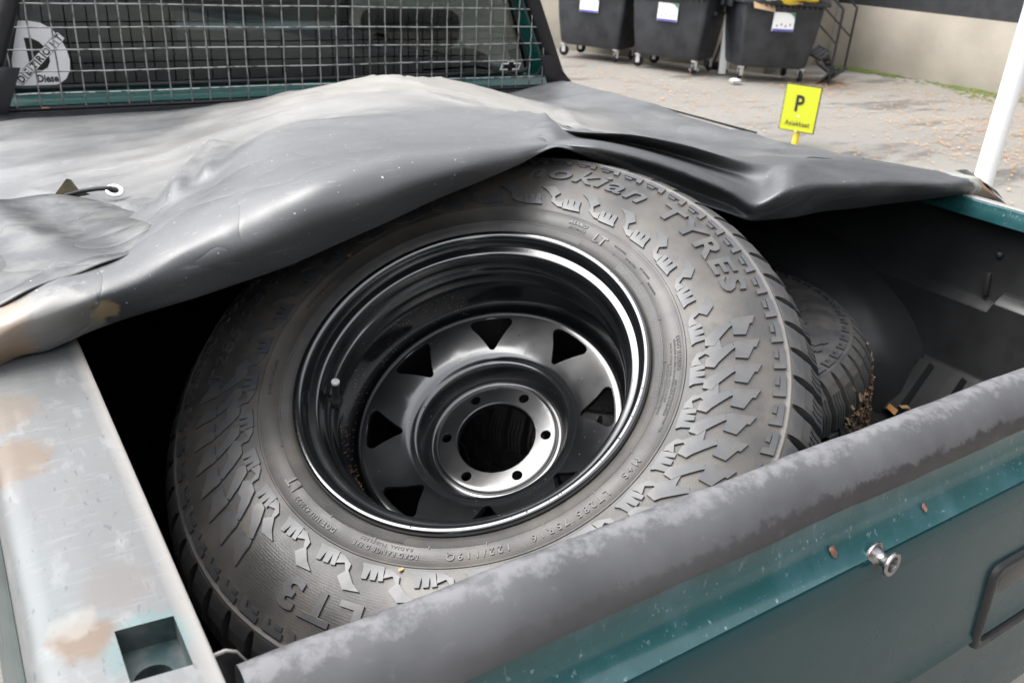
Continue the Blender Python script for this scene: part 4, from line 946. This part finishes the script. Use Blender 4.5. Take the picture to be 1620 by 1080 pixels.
# ---- tyre underneath
n2 = Vector((-.108, .085, 1)).normalized(); u2 = n2.orthogonal().normalized()
w2 = wheel_root('truck_tyre', (.942, .653, -.178), n2, u2, 'worn muddy tyre lying flat under the large wheel, bark stuck to its tread', 'tyre')
ty2 = build_tyre(w2, False, RUBD, RUBD); w2.scale = (.945, .945, .945)
w2.matrix_world = frame((.942, .653, -.19), u2, n2.cross(u2), n2) @ Matrix.Scale(.942, 4)
rd = random.Random(3); V = []; F = []
for i in range(4200):
    a = rd.uniform(-3.14, 3.14); zz = rd.triangular(-.24, -.035, -.16); rr = .4185-(.012 if zz > -.06 else 0)
    c = w2.matrix_world @ Vector((rr*math.cos(a), rr*math.sin(a), zz)); b = len(V); s = rd.uniform(.0018, .0075)
    if c.x < 1.02 or c.y > .80: continue
    ax1 = Vector((rd.uniform(-1, 1), rd.uniform(-1, 1), rd.uniform(-1, 1))).normalized(); ax2 = ax1.orthogonal().normalized(); ax3 = ax1.cross(ax2)
    for (p, q, w) in ((-1, -.4, -.3), (1, -.5, -.2), (1.1, .4, -.3), (-.9, .5, -.2), (-.8, -.3, .3), (.9, -.3, .25), (.8, .35, .3), (-1, .3, .2)): V.append(c+ax1*p*s+ax2*q*s*rd.uniform(.6, 1)+ax3*w*s)
    F += [(b, b+3, b+2, b+1), (b+4, b+5, b+6, b+7), (b, b+1, b+5, b+4), (b+1, b+2, b+6, b+5), (b+2, b+3, b+7, b+6), (b+3, b, b+4, b+7)]
tag(mesh('bark_crumbs', V, F, BARK), 'crumbs of brown bark and soil caked on the lower tyre tread', 'bark', kind='stuff')
# ================================================================ TARPAULIN
TARP=[[(-0.16, 0.53, -0.12), (-0.17, 0.5, -0.08), (-0.165, 0.49, -0.03), (-0.15, 0.5, 0.03), (-0.13, 0.55, 0.05)],
[(-0.077, 0.53, -0.005), (-0.074, 0.515, 0.019), (-0.071, 0.51, 0.04), (-0.068, 0.52, 0.051), (-0.065, 0.55, 0.053)],
[(-0.028, 0.53, 0.007), (-0.026, 0.515, 0.033), (-0.024, 0.51, 0.054), (-0.021, 0.525, 0.067), (-0.017, 0.56, 0.069)],
[(0.021, 0.53, 0.021), (0.02, 0.515, 0.046), (0.019, 0.51, 0.066), (0.02, 0.53, 0.074), (0.023, 0.57, 0.072)],
[(0.077, 0.53, 0.033), (0.071, 0.512, 0.058), (0.066, 0.51, 0.076), (0.065, 0.53, 0.084), (0.067, 0.58, 0.081)],
[(0.14, 0.53, 0.043), (0.13, 0.51, 0.077), (0.122, 0.52, 0.1), (0.119, 0.56, 0.106), (0.123, 0.63, 0.103)],
[(0.215, 0.53, 0.058), (0.2, 0.5, 0.103), (0.194, 0.52, 0.131), (0.198, 0.6, 0.139), (0.197, 0.7, 0.124)],
[(0.295, 0.53, 0.079), (0.272, 0.49, 0.127), (0.27, 0.51, 0.163), (0.281, 0.6, 0.164), (0.297, 0.76, 0.161)],
[(0.388, 0.53, 0.108), (0.366, 0.49, 0.151), (0.372, 0.52, 0.181), (0.398, 0.62, 0.175), (0.419, 0.8, 0.168)],
[(0.479, 0.53, 0.135), (0.461, 0.5, 0.165), (0.473, 0.53, 0.181), (0.524, 0.64, 0.169), (0.589, 0.8, 0.171)],
[(0.563, 0.54, 0.153), (0.555, 0.53, 0.165), (0.564, 0.55, 0.174), (0.624, 0.65, 0.164), (0.683, 0.78, 0.168)],
[(0.639, 0.56, 0.167), (0.645, 0.57, 0.166), (0.651, 0.58, 0.166), (0.692, 0.63, 0.163), (0.757, 0.76, 0.165)],
[(0.722, 0.56, 0.139), (0.698, 0.54, 0.158), (0.699, 0.55, 0.168), (0.813, 0.7, 0.138), (0.749, 0.67, 0.16)],
[(0.778, 0.55, 0.116), (0.768, 0.54, 0.135), (0.758, 0.53, 0.155), (0.911, 0.7, 0.119), (0.857, 0.65, 0.151)],
[(0.862, 0.53, 0.081), (0.873, 0.54, 0.094), (0.844, 0.51, 0.128), (0.995, 0.66, 0.098), (0.943, 0.62, 0.136)],
[(0.941, 0.5, 0.055), (0.951, 0.51, 0.065), (0.928, 0.49, 0.095), (1.054, 0.6, 0.079), (1.047, 0.6, 0.108)],
[(0.993, 0.49, 0.038), (0.986, 0.485, 0.049), (0.98, 0.48, 0.072), (1.071, 0.55, 0.073), (1.114, 0.58, 0.096)],
[(1.082, 0.5, 0.029), (1.038, 0.47, 0.064), (1.022, 0.46, 0.094), (1.074, 0.5, 0.102), (1.179, 0.57, 0.1)],
[(1.208, 0.52, 0.02), (1.145, 0.48, 0.06), (1.128, 0.47, 0.089), (1.197, 0.52, 0.092), (1.346, 0.61, 0.079)],
[(1.408, 0.53, 0.009), (1.338, 0.49, 0.045), (1.317, 0.48, 0.071), (1.37, 0.51, 0.074), (1.525, 0.59, 0.057)],
[(1.576, 0.53, 0.004), (1.518, 0.5, 0.028), (1.499, 0.49, 0.049), (1.562, 0.52, 0.046), (1.698, 0.58, 0.031)],
[(1.69, 0.53, -0.0), (1.658, 0.515, 0.014), (1.647, 0.51, 0.028), (1.677, 0.525, 0.032), (1.751, 0.56, 0.024)],
[(1.769, 0.53, -0.007), (1.758, 0.525, -0.002), (1.75, 0.525, 0.005), (1.767, 0.54, 0.007), (1.809, 0.575, 0.007)],
[(1.86, 0.53, -0.07), (1.87, 0.52, -0.06), (1.87, 0.52, -0.05), (1.865, 0.54, -0.04), (1.85, 0.58, -0.02)]]
TT = np.array(TARP)                       # columns x rows x 3
def base_z(x, y):
    hump = .100*math.exp(-((x-.86)/.40)**2)*math.exp(-((y-1.50)/.33)**2)+.135*math.exp(-((x-.62)/.38)**2)*math.exp(-((y-1.0)/.30)**2)
    side = (.030-.015*min(1, max(0, (x-1.05)/.3)))*(1-min(1, max(0, (y-1.0)/.9)))
    edge = -.02*max(0, (y-1.6)/.35)
    z = side+hump+edge-.012
    if 1.5 < x < 1.72: z = max(z, .004)
    if x > 1.70: z -= (x-1.70)*1.6
    if x < .06: z -= (.06-x)*.1
    return z
ncol = len(TARP); xf = np.array([c[0][0] for c in TARP]); 
xfin = np.interp(np.arange(ncol), [0, 1, ncol-2, ncol-1], [-.16, -.09, 1.80, 1.86])
xfin = -.16+(xf-xf[0])/(xf[-1]-xf[0])*(1.87+.16)
xfin[-4:] = (1.62, 1.685, 1.705, 1.722)
rows = []
u0 = TT[:, 0].copy(); ua = u0.copy(); ua[:, 1] += .055; ua[:, 2] += .002; ub = u0.copy(); ub[:, 1] += .02; ub[:, 2] -= .0005
rows += [ua, ub]+[TT[:, j] for j in range(5)]
R4 = TT[:, 4]
for f, yy in ((.08, None), (.22, .95), (.42, 1.12), (.60, 1.32), (.76, 1.52), (.89, 1.75), (1.0, 1.935)):
    r = np.zeros((ncol, 3))
    for i in range(ncol):
        if yy is None: yv = R4[i, 1]+.06
        else:
            yv = max(yy, R4[i, 1]+.06+.12*f)
        x = R4[i, 0]+(xfin[i]-R4[i, 0])*f
        z = base_z(x, yv); w = math.exp(-(yv-R4[i, 1])/.13)
        zz = z*(1-w)+(R4[i, 2]-.002)*w
        if yy is None: zz = R4[i, 2]-.0015+(z-R4[i, 2])*.12
        r[i] = (x, yv, zz)
    rows.append(r)
CT = np.stack(rows, 1)                    # ncol x nrow x 3
def cr(P, n):                             # Catmull-Rom resample along axis 0 with n steps per span
    Q = np.concatenate([2*P[:1]-P[1:2], P, 2*P[-1:]-P[-2:-1]]); out = []
    for i in range(len(P)-1):
        p0, p1, p2, p3 = Q[i], Q[i+1], Q[i+2], Q[i+3]
        for k in range(n):
            t = k/n; m1 = (p2-p0)*.42; m2 = (p3-p1)*.42
            out.append((2*t**3-3*t*t+1)*p1+(t**3-2*t*t+t)*m1+(-2*t**3+3*t*t)*p2+(t**3-t*t)*m2)
    out.append(P[-1]); return np.array(out)
A = cr(CT, 12); A = np.swapaxes(cr(np.swapaxes(A, 0, 1), 9), 0, 1); nx_, ny_ = A.shape[:2]
# soft wrinkles as ridges along polylines in the cover's own plane: (polyline, amplitude, width)
WR = [([(.283, 1.014), (.228, .938), (.19, .85), (.165, .76), (.15, .70)], .016, .016), ([(.30, .99), (.255, .90), (.22, .80), (.20, .73)], .012, .013), ([(.25, 1.0), (.19, .90), (.13, .80), (.08, .775)], -.009, .012),
      ([(-.05, 1.3), (.3, 1.22), (.7, 1.25)], .007, .03), ([(.0, 1.55), (.4, 1.42), (.8, 1.45)], .006, .03), ([(.05, 1.15), (.45, 1.08), (.9, 1.02)], .006, .025), ([(.9, 1.6), (1.3, 1.35), (1.7, 1.1)], .006, .03),
      ([(.8, 1.2), (1.2, 1.0), (1.65, .9)], .006, .02), ([(.95, 1.0), (1.3, .80), (1.7, .70)], .005, .012), ([(.55, 1.9), (.75, 1.6), (.85, 1.4)], .006, .03), ([(.1, 1.8), (.6, 1.72), (1.2, 1.85)], .005, .03),
      ([(.32, .86), (.40, .80), (.5, .78)], .004, .02),
      ([(.76, .76), (.90, .90), (1.10, 1.10), (1.25, 1.35)], .007, .009), ([(.74, .78), (.72, .98), (.62, 1.2)], .005, .008), ([(.80, .74), (1.05, .82), (1.4, .92), (1.66, 1.0)], .006, .009),
      ([(.70, .80), (.50, .92), (.30, 1.02), (.05, 1.08)], .005, .009), ([(.16, .72), (.24, .88), (.40, 1.05), (.7, 1.2)], .006, .008), ([(.13, .74), (.10, .92), (.02, 1.1)], .005, .007),
      ([(.85, 1.45), (.55, 1.55), (.1, 1.62)], .006, .010), ([(.88, 1.5), (1.2, 1.62), (1.6, 1.7)], .006, .010), ([(.84, 1.4), (.95, 1.2), (1.2, 1.0)], .005, .008), ([(.2, 1.3), (.5, 1.35), (.8, 1.52)], .004, .008)]
X = A[..., 0]; Y = A[..., 1]; dzz = np.zeros_like(X)
for pl_, amp, wd in WR:
    best = np.full(X.shape, 1e9)
    for (x0, y0), (x1, y1) in zip(pl_, pl_[1:]):
        dx, dy = x1-x0, y1-y0; t = np.clip(((X-x0)*dx+(Y-y0)*dy)/(dx*dx+dy*dy), 0, 1)
        best = np.minimum(best, np.hypot(X-x0-t*dx, Y-y0-t*dy))
    dzz += amp*np.exp(-(best/wd)**2) if wd > .011 else amp*np.exp(-best/wd)
back = np.clip((Y-.66)/.08, 0, 1); A[..., 2] += dzz*back
jj = np.arange(ny_)[None, :]; ii = np.arange(nx_)[:, None]
A[..., 2] += .0016*np.sin(X*23+Y*9)*np.sin(Y*17-X*7)*np.clip((Y-.7)/.2, 0, 1)
A[..., 1] += .0025*np.sin(X*31+1.3)*np.sin(A[..., 2]*60)*(jj < 9*6)
# flatten under the overlapping side flap
V = A.reshape(-1, 3); F = [(i*ny_+j, (i+1)*ny_+j, (i+1)*ny_+j+1, i*ny_+j+1) for i in range(nx_-1) for j in range(ny_-1)]
tarp = empty('tarpaulin', (.83, 1.2, 0)); tag(tarp, 'weathered black tarpaulin bunched over the truck bed, its rear hem folded above the wheel', 'tarpaulin')
def tq(o, par=None):
    o.parent = par or tarp
    if par is None: o.location = -tarp.location
    return o
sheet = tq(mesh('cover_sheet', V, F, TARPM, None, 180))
so_ = sheet.modifiers.new('thickness', 'SOLIDIFY'); so_.thickness = .0014; so_.offset = 0
def surf(x, y):
    d = (A[..., 0]-x)**2+(A[..., 1]-y)**2+(Y < .6)*9; i = int(np.argmin(d)); return float(A[..., 2].reshape(-1)[i])
def seam(pts, nm='seam', r=.0011, m=None):
    P_ = []
    for (a, b), (c, d) in zip(pts, pts[1:]):
        for k in range(8): P_.append((a+(c-a)*k/8, b+(d-b)*k/8))
    P_.append(pts[-1]); tq(tube(nm, [(a, b, surf(a, b)+.0006) for a, b in P_], r, m or CORD, None, 6))
seam([(.80, .80), (.95, .86), (1.15, .90), (1.40, .84), (1.62, .74)]); 
# side flap on the left rail, with raised scorched edge
fb_ = [(-.12, .55, .045), (-.065, .55, .0535), (-.017, .56, .0695), (.023, .57, .0725), (.067, .58, .0815), (.100, .605, .092), (.126, .64, .100)]
ft_ = [(-.12, .93, .060), (-.030, .926, .062), (.016, .921, .062), (.05, .911, .062), (.082, .882, .062), (.120, .825, .058), (.147, .745, .062)]
mid1 = [(-.12, .64, .052), (-.055, .65, .060), (-.008, .66, .068), (.033, .67, .070), (.075, .67, .076), (.108, .675, .084), (.134, .672, .092)]
mid2 = [(-.12, .80, .060), (-.040, .80, .066), (.006, .80, .062), (.044, .80, .060), (.082, .78, .064), (.116, .755, .072), (.141, .705, .080)]
low_ = [(p[0], p[1]+.012, p[2]-.024) for p in ft_]
FT = cr(np.stack([np.array(q) for q in (fb_, mid1, mid2, ft_, low_)], 1), 8); FT = np.swapaxes(cr(np.swapaxes(FT, 0, 1), 10), 0, 1); a_, b_ = FT.shape[:2]
FT[..., 2] += .002*np.sin(FT[..., 0]*70+FT[..., 1]*20)
FT[..., 2] += .0012
V = FT.reshape(-1, 3); F = [(i*b_+j, (i+1)*b_+j, (i+1)*b_+j+1, i*b_+j+1) for i in range(a_-1) for j in range(b_-1)]
fo = tq(mesh('side_flap', V, F, TARPF, None, 180)); tag(fo, 'grubby folded side flap lying on the left rail'); m_ = fo.modifiers.new('thickness', 'SOLIDIFY'); m_.thickness = .0016; m_.offset = 0
# grommet, cord and the pinched olive corner
gz = .066
V = []; F = []; n = 32; m = 10
for i in range(n):
    for j in range(m):
        a = 2*math.pi*i/n; b = 2*math.pi*j/m; rr = .0095+.0038*math.cos(b); V.append((.113+rr*math.cos(a), .905+rr*math.sin(a), gz+.0025*math.sin(b)))
for i in range(n):
    for j in range(m): F.append((i*m+j, ((i+1) % n)*m+j, ((i+1) % n)*m+(j+1) % m, i*m+(j+1) % m))
gt = Matrix.Translation((.113, .905, gz)) @ Matrix.Rotation(R_(28), 4, 'X') @ Matrix.Translation((-.113, -.905, -gz))
tq(mesh('grommet', [gt @ Vector(v) for v in V], F, CHR, None, 180))
tq(mesh('eyelet_hole', [gt @ Vector((.113+.0075*math.cos(2*math.pi*k/20), .905+.0075*math.sin(2*math.pi*k/20), gz+.0003)) for k in range(20)], [tuple(range(20))], DARKHOLE))
tq(tube('cord', [(.050, .925, .060), (.072, .920, .0655), (.092, .912, .0690), (.108, .905, .0700), (.114, .905, .066)], .0032, CORD, None, 10))
pk = [(.034, .930, .057), (.056, .928, .0830), (.060, .926, .0820), (.0635, .924, .0560), (.084, .926, .0575), (.068, .93, .066)]
tq(mesh('pinched_corner', pk+[(x+.003, y+.012, z-.004) for x, y, z in pk], [(0, 3, 2, 1), (3, 4, 5, 2), (1, 2, 8, 7), (0, 1, 7, 6), (2, 5, 11, 8), (5, 4, 10, 11)], OLIVE, None, 60))
# hanging right corner tab at the outer rail
tq(mesh('corner_tab', [(1.745, .60, .028), (1.80, .62, .020), (1.835, .545, -.012), (1.815, .515, -.022), (1.77, .54, .012), (1.79, .60, .026)], [(0, 4, 5), (5, 4, 3, 2), (5, 2, 1)], TARPF, None, 60))
# strip of cover overhanging the right rail towards the cab
st_ = [(1.695, 1.95, -.012), (1.745, 1.98, -.035), (1.760, 1.6, -.032), (1.772, 1.30, -.030), (1.755, 1.18, -.026), (1.700, 1.12, .006), (1.698, 1.6, .004)]
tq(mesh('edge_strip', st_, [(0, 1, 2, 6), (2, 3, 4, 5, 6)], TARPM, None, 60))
# ================================================================ loose leaves and crumbs on the truck
def leaf(loc, s, a, tilt, m, lab):
    V = []; F = []; leaf_geo(V, F, 0, 0, 0, s, a, tilt); o = mesh('fallen_leaf', V, F, m, None, 60); o.location = loc; tag(o, lab, 'leaf'); return o
leaf((1.655, 1.972, -.020), .014, .4, .8, LEAFM, 'curled orange leaf on the bed front rail beside the steel gusset')
leaf((1.685, 1.968, -.022), .012, 1.9, .6, LEAFM, 'small orange leaf touching the gusset foot')
leaf((.147, 1.985, -.018), .011, .2, .7, LEAFM, 'orange leaf on the left end of the bed front rail below the white letter sticker')
leaf((1.555, .485, -.462), .020, .9, 1.2, LEAFM, 'bright orange leaf on the bed floor beside the lower tyre')
leaf((1.585, .475, -.458), .014, 2.4, 1.4, LEAFY, 'tan leaf scrap on the bed floor next to the orange leaf')
def on1(r, t, h=.002): return wh.matrix_world @ Vector((r*math.cos(R_(t)), r*math.sin(R_(t)), SZ(r)+h))
o = leaf(on1(.2655, 157), .006, 1.2, .6, LEAFM, 'tiny orange leaf fragment on the large tyre above left of the rim')
o = leaf(on1(.268, -76), .004, .2, .4, LEAFY, 'tiny tan leaf fragment at the bottom of the large tyre lettering')
# water drops and grit on the rim and tyre
rd = random.Random(9); V = []; F = []
bm = bmesh.new()
def drop(c, nrm, s):
    e1 = nrm.orthogonal().normalized(); e2 = nrm.cross(e1); top = bm.verts.new(c+nrm*s*.55); r1 = [bm.verts.new(c+(e1*math.cos(a)+e2*math.sin(a))*s*.75+nrm*s*.36) for a in np.linspace(0, 2*math.pi, 9)[:-1]]; r0 = [bm.verts.new(c+(e1*math.cos(a)+e2*math.sin(a))*s-nrm*.0003) for a in np.linspace(0, 2*math.pi, 9)[:-1]]
    for k in range(8): bm.faces.new((top, r1[k], r1[(k+1) % 8])); bm.faces.new((r1[k], r0[k], r0[(k+1) % 8], r1[(k+1) % 8]))
MW = wh.matrix_world
for i in range(110):
    t = rd.uniform(0, 6.283); k = rd.random()
    if k < .3: r, z = .2180, .0060
    elif k < .45: r, z = .2020, -.0134
    elif k < .8: r = rd.uniform(.118, .160); z = DZ(r); 
    else: r = rd.uniform(.088, .12); z = DZ(r)
    if .118 < r < .170 and abs(((t-R_(26)+math.pi/8) % (math.pi/4))-math.pi/8) < .22 and r > .118: continue
    drop(MW @ Vector((r*math.cos(t), r*math.sin(t), z)), NV, rd.uniform(.0005, .0013))
DROPM = mat('water_drop', (.02, .02, .022), .03, ior=1.5)
tag(frombm('water_drops', bm, DROPM, None, 60), 'small water drops on the black rim', 'water drops', kind='stuff')
V = []; F = []
for i in range(230):
    t = rd.uniform(2.2, 4.6); k = rd.random(); r, z = (.1862-.0005*k, rd.uniform(-.122, -.065)); c = MW @ Vector((r*math.cos(t), r*math.sin(t), z)); s = rd.uniform(.0003, .0008); b = len(V)
    V += [c+Vector((s, 0, 0)), c+Vector((0, s, 0)), c+Vector((-s, 0, s)), c+Vector((0, -s, s)), c+Vector((0, 0, s*1.5))]; F += [(b, b+1, b+4), (b+1, b+2, b+4), (b+2, b+3, b+4), (b+3, b, b+4)]
tag(mesh('grit', V, F, LEAFY), 'grains of tan grit stuck inside the wheel barrel', 'grit', kind='stuff')
